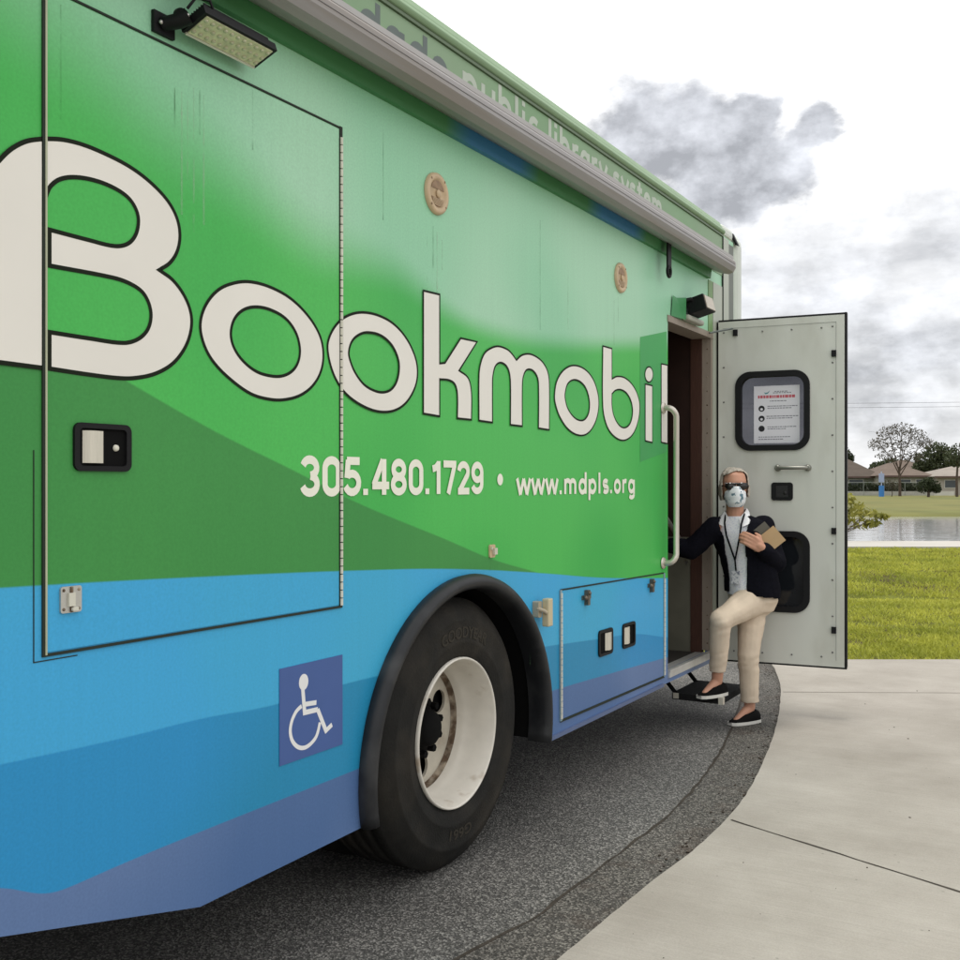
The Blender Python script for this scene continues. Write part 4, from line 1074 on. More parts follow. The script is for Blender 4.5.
def card_keep(p, n):
    r, f, u = loc_(p)
    if u < .80 - .10*(r-.08): return False
    if u > 1.295: return False
    # centre line of the chest front at this height
    t = min(1, max(0, (u-.78)/.45)); cw = .075*(1-t) + (-.005)*t; yaw = 52*(1-t) + 31*t
    w, d = yawv(yaw); q = pl(cw, -.01, u); dd = (p-q)
    half = .062 + max(0, min(.11, u-1.16))*.22
    if dd.dot(d) > .035 and -half-.004 < dd.dot(w) < half: return False
    return True
cut(ca_me, card_keep, 'cardigan', 'cardigan', 0, .006)
# collar
w25, d25 = yawv(26)
def chest(w, d, u): return pl(-.02, -.018, 0) + w25*w + d25*d + Vector((0, 0, u))
co = MB()
for s in (-1, 1):
    co.add([chest(.056*s, -.03, 1.325), chest(.062*s, .022, 1.315), chest(.030*s, .066, 1.272), chest(.055*s, .105, 1.222), chest(.098*s, .075, 1.240), chest(.088*s, .015, 1.288), chest(.074*s, -.04, 1.305)], [(0, 1, 5, 6), (1, 2, 4, 5), (2, 3, 4)])
co.add([chest(-.056, -.03, 1.325), chest(.056, -.03, 1.325), chest(.05, -.075, 1.33), chest(-.05, -.075, 1.33), chest(-.074, -.04, 1.300), chest(.074, -.04, 1.300), chest(.06, -.09, 1.305), chest(-.06, -.09, 1.305)], [(2, 3, 7, 6), (0, 3, 7, 4), (1, 2, 6, 5)])
o = co.build('collar', 'collar', person, fixn=False); so = o.modifiers.new('t', 'SOLIDIFY'); so.thickness = .004
# lanyard and badge
w31, d31 = yawv(33)
def front(w, u, out=0.0):
    t = min(1, max(0, (u-.78)/.45)); cw = .075*(1-t) - .005*t; yaw = 52*(1-t) + 31*t; w_, d_ = yawv(yaw)
    dep = .118 + .02*math.exp(-((u-1.10)/.08)**2)*.0 + (.0 if u < 1.2 else -(u-1.2)*.30)
    return pl(cw, -.01, u) + w_*w + d_*(dep+out)
la = MB()
for s in (-1, 1):
    la.tube([chest(.058*s, .03, 1.30), front(.052*s, 1.24, .012), front(.042*s, 1.17, .014), front(.018*s, 1.08, .012), front(.0, 1.02, .012)], .0055, 6)
la.tube([front(0, 1.02, .012), front(0, .945, .012)], .005, 6); la.build('lanyard', 'cardigan', person)
bg = MB(); c = front(0, .915, .02); w_, d_ = yawv(44); bg.obox(c, w_*.027, d_*.002, Vector((0, 0, .04))); bg.build('badge', 'badge', person)
# hair, mask, sunglasses
def hl_(p): q = p - pl(*HC); return (q.dot(hw), q.dot(hd), q.z)
def hair_keep(p, n):
    w, d, u = hl_(p)
    if u < -.075 or p.z < 1.33: return False
    if abs(w) > .2 or abs(d) > .2: return False
    if d > .045 and u < .082 - .5*max(0, abs(w)-.035): return False
    if d > -.01 and abs(w) < .055 and u < .05: return False
    if d > .018 and u < .07: return False
    return u > -.07
hm = MB()
hm.loft([(head_at(0, -.018, .126), hw*.018, hd*.018), (head_at(0, -.018, .118), hw*.048, hd*.054), (head_at(0, -.016, .090), hw*.074, hd*.088), (head_at(0, -.016, .045), hw*.085, hd*.095), (head_at(0, -.018, .0), hw*.092, hd*.094), (head_at(0, -.02, -.04), hw*.090, hd*.086), (head_at(0, -.022, -.07), hw*.078, hd*.072)])
hm_me = remesh(hm, 'hair', .006, 2)
for v in hm_me.vertices:
    w, d, u = hl_(v.co + PO); v.co += Vector(v.normal)*(mnoise.noise(Vector((w*30, d*30, u*8)))*.008 + mnoise.noise(Vector((w*85, d*85, u*14)))*.006)
def hair_keep2(p, n):
    w, d, u = hl_(p)
    if u < -.062 + .12*w: return False
    if d > .022 and abs(w) < .074 and u < .106 - .25*abs(w) + .18*w: return False
    if d > .035 and u < .07: return False
    return True
cut(hm_me, hair_keep2, 'hair', 'hair', .0, .004)
mk = MB()
mk.loft([(head_at(0, .02, .012), hw*.030, hd*.097), (head_at(0, .022, -.02), hw*.062, hd*.100), (head_at(0, .03, -.05), hw*.066, hd*.092), (head_at(0, .035, -.085), hw*.058, hd*.078), (head_at(0, .035, -.112), hw*.040, hd*.05)])
mk_me = remesh(mk, 'mask', .005, 2)
cut(mk_me, lambda p, n: hl_(p)[1] > .035, 'face_mask', 'mask', 0, .002)
sg = MB()
for s in (-1, 1):
    sg.loft([(head_at(.034*s, .086, .014), hw*.034, Vector((0, 0, .024))), (head_at(.034*s, .098, .014), hw*.033, Vector((0, 0, .023)))], 16)
    sg.tube([head_at(.06*s, .085, .018), head_at(.078*s, .06, .018), head_at(.079*s, -.02, .012)], .004, 6)
sg.tube([head_at(-.068, .088, .030), head_at(0, .098, .030), head_at(.068, .088, .030)], .006, 6)
sg.build('sunglasses', 'shades', person)
ey = MB()
# shoes
def shoe(an, fd, z0):
    side = Vector((-fd.y, fd.x, 0)); c = pl(an[0], an[1], z0) - fd*.012
    s = MB(); prof = [(-.062, .018, .03), (-.052, .030, .072), (-.02, .038, .088), (.02, .042, .086), (.07, .045, .068), (.115, .042, .040), (.15, .034, .030), (.172, .018, .02)]
    v = []; f = []; n_ = 10
    for d, hwid, ht in prof:
        for k in range(n_):
            t = PI*k/(n_-1); v.append(c + fd*d + side*(hwid*math.cos(t)) + Vector((0, 0, .014 + (ht-.014)*max(0, math.sin(t))**.6)))
    for i in range(len(prof)-1):
        for k in range(n_-1): f.append((i*n_+k, i*n_+k+1, (i+1)*n_+k+1, (i+1)*n_+k))
        f.append((i*n_, (i+1)*n_, (i+1)*n_+n_-1, i*n_+n_-1))
    f.append(tuple(range(n_))); f.append(tuple((len(prof)-1)*n_+k for k in reversed(range(n_))))
    s.add(v, f, True); so = s.build('shoe', 'shoe', person)
    b = MB(); out = [(d, hwid+.003) for d, hwid, ht in prof]
    poly = [c + fd*d + side*w for d, w in out] + [c + fd*d - side*w for d, w in reversed(out)]
    b.prism([(p.x, p.y) for p in poly], z0+.0015, z0+.020, 'xy'); b.build('sole', 'sole', so)
shoe(AN_L, FD_L, 0.004); shoe(AN_R, FD_R, .196)

# books under the hand
def book(name, label, c, ax, ay, t, m):
    th_ = thing(name, label, 'book', tuple(c)); ax, ay = Vector(ax), Vector(ay); an = ax.cross(ay).normalized()*t
    q = MB(); q.obox(Vector(c)+an*.9, ax, ay, an*.1).obox(Vector(c)-an*.9, ax, ay, an*.1).obox(Vector(c)-ax*.99, ax*.012, ay, an*.795); q.build('cover', m, th_)
    q = MB(); q.obox(Vector(c)+ax*.01, ax*.965, ay*.96, an*.79); q.build('page_block', 'pages', th_)
bw, bd_ = yawv(12)
diag = (bw*.75 + Vector((0, 0, .62))).normalized(); dia2 = (bw*-.62 + Vector((0, 0, .75))).normalized()
hpos = pl(.105, .145, 1.135)
book('book', 'tan covered book held under the fingers against the cardigan', hpos + diag*.015 - dia2*.018, diag*.092, dia2*.056, .009, 'book_tan')
book('book', 'dark grey book held behind the tan one at the chest', hpos + diag*.012 + dia2*.03 - bd_*.026, diag*.072, dia2*.058, .010, 'book_grey')

# ------------------------------------------------------------------ GROUND
def concrete_mat():
    m = bpy.data.materials.new('concrete'); nt, N, L, P = nodes_of(m); P.inputs['Roughness'].default_value = .85; P.inputs['Specular IOR Level'].default_value = .25
    tc = N.new('ShaderNodeTexCoord')
    def nz(sc, det, rough=.6):
        n = N.new('ShaderNodeTexNoise'); n.inputs['Scale'].default_value = sc; n.inputs['Detail'].default_value = det; n.inputs['Roughness'].default_value = rough; L.new(tc.outputs['Object'], n.inputs['Vector']); return n.outputs['Fac']
    cr = N.new('ShaderNodeValToRGB'); cr.color_ramp.elements[0].position = .3; cr.color_ramp.elements[0].color = (.25, .228, .195, 1); cr.color_ramp.elements[1].position = .70; cr.color_ramp.elements[1].color = (.36, .335, .295, 1)
    L.new(nz(1.1, 6, .65), cr.inputs['Fac'])
    a = N.new('ShaderNodeMapRange'); a.inputs['To Min'].default_value = .84; a.inputs['To Max'].default_value = 1.14; L.new(nz(170, 6, .75), a.inputs['Value']); a.inputs['From Min'].default_value = .25; a.inputs['From Max'].default_value = .75
    b = N.new('ShaderNodeMapRange'); b.inputs['From Min'].default_value = .62; b.inputs['From Max'].default_value = .72; b.inputs['To Min'].default_value = 1; b.inputs['To Max'].default_value = .94; L.new(nz(4.2, 8, .7), b.inputs['Value'])
    mu0 = N.new('ShaderNodeMath'); mu0.operation = 'MULTIPLY'; L.new(a.outputs['Result'], mu0.inputs[0]); L.new(b.outputs['Result'], mu0.inputs[1])
    mpb = N.new('ShaderNodeMapping'); mpb.inputs['Scale'].default_value = (1.2, 55, 1); mpb.inputs['Rotation'].default_value = (0, 0, YAW+.15); L.new(tc.outputs['Object'], mpb.inputs['Vector'])
    nb = N.new('ShaderNodeTexNoise'); nb.inputs['Scale'].default_value = 1.6; nb.inputs['Detail'].default_value = 6; L.new(mpb.outputs[0], nb.inputs['Vector'])
    rb = N.new('ShaderNodeMapRange'); rb.inputs['From Min'].default_value = .3; rb.inputs['From Max'].default_value = .7; rb.inputs['To Min'].default_value = .95; rb.inputs['To Max'].default_value = 1.05; L.new(nb.outputs['Fac'], rb.inputs['Value'])
    n9 = N.new('ShaderNodeTexVoronoi'); n9.inputs['Scale'].default_value = 9; L.new(tc.outputs['Object'], n9.inputs['Vector'])
    r9 = N.new('ShaderNodeMapRange'); r9.inputs['From Min'].default_value = .03; r9.inputs['From Max'].default_value = .06; r9.inputs['To Min'].default_value = .72; r9.inputs['To Max'].default_value = 1; L.new(n9.outputs['Distance'], r9.inputs['Value'])
    mu1 = N.new('ShaderNodeMath'); mu1.operation = 'MULTIPLY'; L.new(mu0.outputs[0], mu1.inputs[0]); L.new(rb.outputs['Result'], mu1.inputs[1])
    mu = N.new('ShaderNodeMath'); mu.operation = 'MULTIPLY'; L.new(mu1.outputs[0], mu.inputs[0]); L.new(r9.outputs['Result'], mu.inputs[1])
    x = N.new('ShaderNodeMix'); x.data_type = 'RGBA'; x.blend_type = 'MULTIPLY'; x.inputs['Factor'].default_value = 1; L.new(cr.outputs['Color'], x.inputs['A']); L.new(mu.outputs[0], x.inputs['B']); L.new(x.outputs['Result'], P.inputs['Base Color'])
    bp = N.new('ShaderNodeBump'); bp.inputs['Strength'].default_value = .35; bp.inputs['Distance'].default_value = .004; L.new(nz(90, 6), bp.inputs['Height']); L.new(bp.outputs['Normal'], P.inputs['Normal'])
    return m
def asphalt_mat(name, lo, hi, brown=None):
    m = bpy.data.materials.new(name); nt, N, L, P = nodes_of(m); P.inputs['Roughness'].default_value = .85; P.inputs['Specular IOR Level'].default_value = .3
    tc = N.new('ShaderNodeTexCoord')
    vo = N.new('ShaderNodeTexVoronoi'); vo.inputs['Scale'].default_value = 150; vo.inputs['Randomness'].default_value = 1; L.new(tc.outputs['Object'], vo.inputs['Vector'])
    n = N.new('ShaderNodeTexNoise'); n.inputs['Scale'].default_value = 1.4; n.inputs['Detail'].default_value = 5; L.new(tc.outputs['Object'], n.inputs['Vector'])
    sp_ = N.new('ShaderNodeSeparateColor'); L.new(vo.outputs['Color'], sp_.inputs[0])
    cr = N.new('ShaderNodeValToRGB'); e = cr.color_ramp.elements; e[0].position = 0; e[0].color = (*lo, 1); e[1].position = 1; e[1].color = (*hi, 1)
    mid = cr.color_ramp.elements.new(.62); mid.color = tuple(l*.75+h*.25 for l, h in zip(lo, hi)) + (1,)
    L.new(sp_.outputs[0], cr.inputs['Fac'])
    r = N.new('ShaderNodeMapRange'); r.inputs['From Min'].default_value = .3; r.inputs['From Max'].default_value = .7; r.inputs['To Min'].default_value = .8; r.inputs['To Max'].default_value = 1.2; L.new(n.outputs['Fac'], r.inputs['Value'])
    x = N.new('ShaderNodeMix'); x.data_type = 'RGBA'; x.blend_type = 'MULTIPLY'; x.inputs['Factor'].default_value = 1; L.new(cr.outputs['Color'], x.inputs['A']); L.new(r.outputs['Result'], x.inputs['B'])
    out = x.outputs['Result']
    if brown:
        n2 = N.new('ShaderNodeTexNoise'); n2.inputs['Scale'].default_value = 3.5; n2.inputs['Detail'].default_value = 8; n2.inputs['Roughness'].default_value = .7; L.new(tc.outputs['Object'], n2.inputs['Vector'])
        r2 = N.new('ShaderNodeMapRange'); r2.inputs['From Min'].default_value = .52; r2.inputs['From Max'].default_value = .72; r2.inputs['To Max'].default_value = .7; L.new(n2.outputs['Fac'], r2.inputs['Value'])
        y_ = N.new('ShaderNodeMix'); y_.data_type = 'RGBA'; y_.inputs['B'].default_value = (*brown, 1); L.new(out, y_.inputs['A']); L.new(r2.outputs['Result'], y_.inputs['Factor']); out = y_.outputs['Result']
    L.new(out, P.inputs['Base Color'])
    bp = N.new('ShaderNodeBump'); bp.inputs['Strength'].default_value = .8; bp.inputs['Distance'].default_value = .006; L.new(vo.outputs['Distance'], bp.inputs['Height']); L.new(bp.outputs['Normal'], P.inputs['Normal'])
    return m
M['concrete'] = concrete_mat()
M['asphalt'] = asphalt_mat('asphalt', (.042, .041, .038), (.30, .288, .265))
M['asphalt_edge'] = asphalt_mat('asphalt_edge', (.032, .030, .026), (.225, .21, .185), (.065, .043, .03))
M['turf'] = mat('turf', (.115, .125, .03), .95, .0, var=.3, scale=2.2, bump=.6, bscale=30, col2=(.085, .075, .035), c2scale=.9, c2lo=.45, c2hi=.6)
M['far_turf'] = mat('far_turf', (.15, .145, .045), .9, .2, var=.2, scale=.3, col2=(.12, .13, .04), c2scale=.06)
M['joint'] = mat('joint_dark', (.045, .038, .03), .9, .2, var=.4, scale=30)

def catmull(pts, sub=8):
    out = []
    for i in range(len(pts)-1):
        p0, p1, p2, p3 = [Vector(pts[min(max(j, 0), len(pts)-1)]) for j in (i-1, i, i+1, i+2)]
        for k in range(sub):
            t = k/sub; out.append(tuple(.5*((2*p1)+(p2-p0)*t+(2*p0-5*p1+4*p2-p3)*t*t+(-p0+3*p1-3*p2+p3)*t**3)))
    out.append(tuple(pts[-1])); return out
edge_px = [(566, 959), (643, 894), (697.5, 852), (739, 809), (760, 773), (773, 740), (779, 715), (780.5, 690), (775, 672), (768, 662)]
edge = [(.52, -12), (.56, -3), (.60, .5), (.64, 2.0)] + [gnd(*p) for p in edge_px]
backd = F*EYE/(662-HY)                            # depth at which the pavement ends and the lawn begins
edge = catmull(edge)
rj = random.Random(5)
edge = [(x+rj.uniform(-.002, .002), y) for x, y in edge]
# terrain sheet: lawn, pond basin, far bank, horizon
prof_t = [(-80, 0), (backd-.02, 0), (backd+.02, .0), (12.4, .03), (13.4, -.02), (14.6, -.16), (15.6, -.13), (17.5, .02), (24.0, 0), (27.3, 0), (28.0, -.35), (29, -.7), (51.5, -.7), (52.6, -.18), (53.5, .0), (60, 0.05), (140, 0.1), (400, 0), (2500, 0)]
lats = [-900, -200, -80, -40, -20, -10, -5, 0, 2, 3, 4, 5, 6, 8, 10, 14, 20, 30, 50, 90, 200, 900]
def terrain_z(d, lat=0):
    for (d0, z0), (d1, z1) in zip(prof_t[:-1], prof_t[1:]):
        if d0 <= d <= d1: return z0+(z1-z0)*(d-d0)/(d1-d0)
    return 0
me = bpy.data.meshes.new('ground'); v = []; f = []
for d, z in prof_t:
    for l in lats: v.append(cf(l, d, z-.012))
nl = len(lats)
for i in range(len(prof_t)-1):
    for j in range(nl-1): f.append((i*nl+j, i*nl+j+1, (i+1)*nl+j+1, (i+1)*nl+j))
me.from_pydata(v, [], f); me.materials.append(M['turf']); me.materials.append(M['far_turf'])
for p in me.polygons:
    i = p.index//(nl-1); p.material_index = 1 if prof_t[i][0] >= 50 else 0; p.use_smooth = True
structure(link('ground', me, None))
# road (asphalt) and its worn edge strip
lawn_edge = cf(0, backd)
road_end = [(edge[-1][0], edge[-1][1]), (-1.0, 9.6), (-3.5, 11.5), (-9, 14), (-30, 17)]
mb = MB(); rp = edge + road_end[1:] + [(-40, 17), (-40, -14), (.5, -14)]
me = fill2d([rp], -.012, 0.0, 'road', Matrix.Identity(4)); structure(link('road', me, 'asphalt'))
seam = catmull([(.12, -12), (.16, -3), (.20, .5), (.26, 2.0)] + [gnd(*p) for p in ((530, 922), (560, 900), (614, 859), (677, 809), (716, 761), (731, 732), (741, 702), (744, 684), (738, 664))])
mb = MB(); n = min(len(seam), len(edge))
def resample(pts, k):
    ln = [0]
    for a, b in zip(pts[:-1], pts[1:]): ln.append(ln[-1]+math.dist(a, b))
    out = []
    for i in range(k):
        t = ln[-1]*i/(k-1); j = max(0, min(len(pts)-2, next((q-1 for q in range(1, len(ln)) if ln[q] >= t), len(pts)-2)))
        u = (t-ln[j])/max(1e-9, ln[j+1]-ln[j]); out.append((pts[j][0]+(pts[j+1][0]-pts[j][0])*u, pts[j][1]+(pts[j+1][1]-pts[j][1])*u))
    return out
k = 220; sa, sb = resample(seam, k), resample([(x-.002, y) for x, y in edge], k)
sa = [(x+rj.uniform(-.005, .005), y) for x, y in sa]
mb.add([(x, y, .004) for x, y in sa] + [(x, y, .004) for x, y in sb], [(i, k+i, k+i+1, i+1) for i in range(k-1)]); structure(mb.build('road_edge', 'asphalt_edge'))
mb = MB(); mb.add([(x-.009+rj.uniform(-.004, .003), y, .0055) for x, y in sa] + [(x+.002+rj.uniform(-.003, .004), y, .0055) for x, y in sa], [(i, k+i, k+i+1, i+1) for i in range(k-1)]); structure(mb.build('road_seam', 'joint'))
# pavement slab (three bays) 
SH = .022
def back_pt(l): p = cf(l, backd); return (p.x, p.y)
# bays are split by two joints
j1a, j1b = gnd(731, 820, SH), gnd(960, 892, SH); j2a, j2b = gnd(783, 692, SH), gnd(960, 693, SH)
def ext(a, b, t): return (a[0]+(b[0]-a[0])*t, a[1]+(b[1]-a[1])*t)
pav = edge + [back_pt(40), (40, -14), (.5, -14)]
me = fill2d([pav], -.06, SH, 'pavement', Matrix.Identity(4)); structure(link('pavement', me, 'concrete'))
mb = MB()
def joint(a, b, w):
    n_ = 60; A = []; B = []
    d = Vector(b)-Vector(a); nn = Vector((-d.y, d.x)).normalized()
    for i in range(n_+1):
        p = Vector(a)+d*i/n_; wob = nn*rj.uniform(-.002, .002); A.append((*(p+nn*w/2*rj.uniform(.6, 1.3)+wob), SH+.0015)); B.append((*(p-nn*w/2*rj.uniform(.6, 1.3)+wob), SH+.0015))
    mb.add(A+B, [(i, i+1, n_+2+i, n_+1+i) for i in range(n_)])
joint(j1a, ext(j1a, j1b, 4.5), .011); structure(mb.build('pavement_joint', 'joint'))
mb = MB(); joint(j2a, ext(j2a, j2b, 4), .012); structure(mb.build('pavement_joint', mat('joint_faint', (.2, .18, .15), .9)))
# grit and leaf crumbs on pavement and at its edge
mb = MB()
for i in range(260):
    x, y = random.uniform(.8, 5.5), random.uniform(2.2, 8.5)
    if i > 110:
        q = edge[random.randrange(45, len(edge)-2)]; x, y = q[0]-abs(random.gauss(0, .06))-.005, q[1]+random.uniform(-.1, .1)
        z = .006
    else:
        z = SH
        if cf(0, 0).x is None: continue
    s = random.uniform(.0015, .005) if i <= 110 else random.uniform(.002, .0065)
    mb.sphere((x, y, z+s*.3), (s*random.uniform(.6, 1.5), s*random.uniform(.6, 1.5), s*.4), 6, 4)
structure(mb.build('grit', mat('grit', (.05, .038, .028), .9, .2, var=.5, scale=20)), 'stuff')
# footpath beyond the lawn
mb = MB(); p4 = [cf(-60, 24.15, .0), cf(120, 24.15, .0), cf(120, 26.6, .0), cf(-60, 26.6, .0)]
mb.add([p + Vector((0, 0, .03)) for p in p4] + [p - Vector((0, 0, .05)) for p in p4], [(0,1,2,3), (0,4,5,1), (2,6,7,3)]); structure(mb.build('footpath', mat('path_concrete', (.40, .38, .34), .85, var=.06, scale=.8)))
# pond
def water_mat():
    m = bpy.data.materials.new('pond_water'); nt, N, L, P = nodes_of(m)
    P.inputs['Base Color'].default_value = (.36, .37, .37, 1); P.inputs['Roughness'].default_value = .07; P.inputs['IOR'].default_value = 1.33; P.inputs['Specular IOR Level'].default_value = .9
    tc = N.new('ShaderNodeTexCoord'); n = N.new('ShaderNodeTexNoise'); n.inputs['Scale'].default_value = 1.2; n.inputs['Detail'].default_value = 3; L.new(tc.outputs['Object'], n.inputs['Vector'])
    b = N.new('ShaderNodeBump'); b.inputs['Strength'].default_value = .2; b.inputs['Distance'].default_value = .05; L.new(n.outputs['Fac'], b.inputs['Height']); L.new(b.outputs['Normal'], P.inputs['Normal'])
    return m
M['water'] = water_mat()
mb = MB(); mb.add([cf(-300, 27.4, -.16), cf(400, 27.4, -.16), cf(400, 52.8, -.16), cf(-300, 52.8, -.16)], [(0,1,2,3)]); structure(mb.build('pond_water', 'water'))
# grass blades of the near lawn
def grass_mat():
    m = bpy.data.materials.new('grass_blades'); nt, N, L, P = nodes_of(m); P.inputs['Roughness'].default_value = .6; P.inputs['Specular IOR Level'].default_value = .25
    tc = N.new('ShaderNodeTexCoord'); n = N.new('ShaderNodeTexNoise'); n.inputs['Scale'].default_value = 1.1; n.inputs['Detail'].default_value = 8; n.inputs['Roughness'].default_value = .75; L.new(tc.outputs['Object'], n.inputs['Vector'])
    cr = N.new('ShaderNodeValToRGB'); e = cr.color_ramp.elements; e[0].position = .32; e[0].color = (.19, .23, .03, 1); e[1].position = .64; e[1].color = (.52, .52, .08, 1); L.new(n.outputs['Fac'], cr.inputs['Fac'])
    L.new(cr.outputs['Color'], P.inputs['Base Color'])
    tr_ = N.new('ShaderNodeBsdfTranslucent'); L.new(cr.outputs['Color'], tr_.inputs['Color']); ms = N.new('ShaderNodeMixShader'); ms.inputs['Fac'].default_value = .35
    out = N['Material Output']; L.new(P.outputs[0], ms.inputs[1]); L.new(tr_.outputs[0], ms.inputs[2]); L.new(ms.outputs[0], out.inputs['Surface'])
    return m
gv = []; gf = []; rg = random.Random(11)
NB = 95000
for i in range(NB):
    d = backd + .02 + (24.05-backd)*(rg.random()**1.5); lo_, hi_ = .12*d, .56*d+.6
    l = rg.uniform(lo_, hi_)
    p = cf(l, d, terrain_z(d)-.014)
    gn = mnoise.noise(Vector((p.x*.9, p.y*.9, 3)))
    if 14.1+gn*.8 < d < 15.0+gn*.9 and rg.random() < .8: continue
    if d < backd+.35+gn*.3 and rg.random() < .55: continue
    if mnoise.noise(Vector((p.x*2.3, p.y*2.3, 9))) > .38 and rg.random() < .7: continue
    h = rg.uniform(.022, .052)*(1+.25*mnoise.noise(Vector((p.x*.7, p.y*.7, 0)))) * (1.35 if d > 15 else 1); w = rg.uniform(.004, .008)*(1+(d-8)*.06); a = rg.uniform(0, 2*PI); le = rg.uniform(.4, 1.2)*h; b = rg.uniform(0, 2*PI)
    dx, dy = math.cos(a)*w, math.sin(a)*w; ex, ey_ = math.cos(b)*le, math.sin(b)*le
    k = len(gv); gv += [(p.x-dx, p.y-dy, p.z), (p.x+dx, p.y+dy, p.z), (p.x+dx*.6+ex*.5, p.y+dy*.6+ey_*.5, p.z+h*.7), (p.x+ex, p.y+ey_, p.z+h)]
    gf += [(k, k+1, k+2), (k, k+2, k+3)]
me = bpy.data.meshes.new('grass'); me.from_pydata(gv, [], gf); structure(link('grass', me, grass_mat()), 'stuff')

# ------------------------------------------------------------------ BACKGROUND
def leaf_mat(name, c1, c2, tr=.25):
    m = bpy.data.materials.new(name); nt, N, L, P = nodes_of(m); P.inputs['Roughness'].default_value = .65; P.inputs['Specular IOR Level'].default_value = .25
    tc = N.new('ShaderNodeTexCoord'); n = N.new('ShaderNodeTexNoise'); n.inputs['Scale'].default_value = 1.7; n.inputs['Detail'].default_value = 8; n.inputs['Roughness'].default_value = .8; L.new(tc.outputs['Object'], n.inputs['Vector'])
    cr = N.new('ShaderNodeValToRGB'); e = cr.color_ramp.elements; e[0].position = .35; e[0].color = (*c1, 1); e[1].position = .65; e[1].color = (*c2, 1); L.new(n.outputs['Fac'], cr.inputs['Fac']); L.new(cr.outputs['Color'], P.inputs['Base Color'])
    t = N.new('ShaderNodeBsdfTranslucent'); L.new(cr.outputs['Color'], t.inputs['Color']); ms = N.new('ShaderNodeMixShader'); ms.inputs['Fac'].default_value = tr
    L.new(P.outputs[0], ms.inputs[1]); L.new(t.outputs[0], ms.inputs[2]); L.new(ms.outputs[0], N['Material Output'].inputs['Surface'])
    return m
M['leaf_dark'] = leaf_mat('leaf_dark', (.018, .026, .012), (.05, .065, .028))
M['leaf_mid'] = leaf_mat('leaf_mid', (.03, .042, .02), (.085, .10, .045))
M['leaf_dry'] = leaf_mat('leaf_dry', (.055, .05, .035), (.12, .105, .075))
M['leaf_lime'] = leaf_mat('leaf_lime', (.12, .13, .02), (.45, .42, .10), .35)
M['bark'] = mat('bark', (.085, .065, .05), .9, .2, var=.3, scale=6)
def leaves(mb, rnd, blobs, count, size):
    for _ in range(count):
        c, r = rnd.choice(blobs)
        while True:
            q = Vector((rnd.uniform(-1, 1), rnd.uniform(-1, 1), rnd.uniform(-1, 1)))
            if .25 < q.length < 1: break
        p = Vector(c) + Vector((q.x*r[0], q.y*r[1], q.z*r[2]))
        a = Vector((rnd.uniform(-1, 1), rnd.uniform(-1, 1), rnd.uniform(-1, 1))).normalized(); b = a.cross(Vector((rnd.uniform(-1, 1), rnd.uniform(-1, 1), rnd.uniform(-1, 1)))).normalized()
        s = size*rnd.uniform(.6, 1.4)
        mb.add([p-a*s, p+b*s*.45, p+a*s, p-b*s*.45], [(0, 1, 2, 3)])
def tree(name, label, lat, dep, z0, trunk_h, tr_r, blobs, count, size, leaf, seed, group='trees beyond the pond', twigs=0, cat='tree'):
    rnd = random.Random(seed); base = cf(lat, dep, z0); t = thing(name, label, cat, tuple(base), group)
    mb = MB(); top = base + Vector((rnd.uniform(-.2, .2), rnd.uniform(-.2, .2), trunk_h))
    mid = base.lerp(top, .5) + Vector((rnd.uniform(-.15, .15), rnd.uniform(-.15, .15), 0))
    mb.tube([base - Vector((0, 0, .2)), mid, top], [tr_r*1.25, tr_r, tr_r*.7], 8)
    wb = [(base + RV*b[0] + FV*b[1]*-1 + Vector((0, 0, b[2])), b[3]) for b in blobs]
    for c, r in wb:
        s = mid.lerp(top, rnd.uniform(.3, 1)); e = Vector(c) + Vector((0, 0, r[2]*.2)); m_ = s.lerp(e, .5) + Vector((rnd.uniform(-.3, .3), rnd.uniform(-.3, .3), rnd.uniform(0, .4)))*min(1, trunk_h*.3)
        mb.tube([s, m_, e], [tr_r*.5, tr_r*.32, tr_r*.12], 6)
        for _ in range(twigs):
            q = Vector((rnd.gauss(0, .5)*r[0], rnd.gauss(0, .5)*r[1], abs(rnd.gauss(.3, .5))*r[2])); a = m_.lerp(e, rnd.uniform(.2, 1)); w = Vector(c)+q
            mb.tube([a, a.lerp(w, .5)+Vector((0, 0, .1)), w], [tr_r*.16, tr_r*.1, tr_r*.05], 5)
    mb.build('trunk', 'bark', t, fixn=False)
    lb = MB(); leaves(lb, rnd, wb, count, size); lb.build('crown', leaf, t, fixn=False)
    return t
D0 = 128.0
def at(px, dep): return (px-HX)/F*dep
def zz(py, dep): return EYE + (HY-py)*dep/F
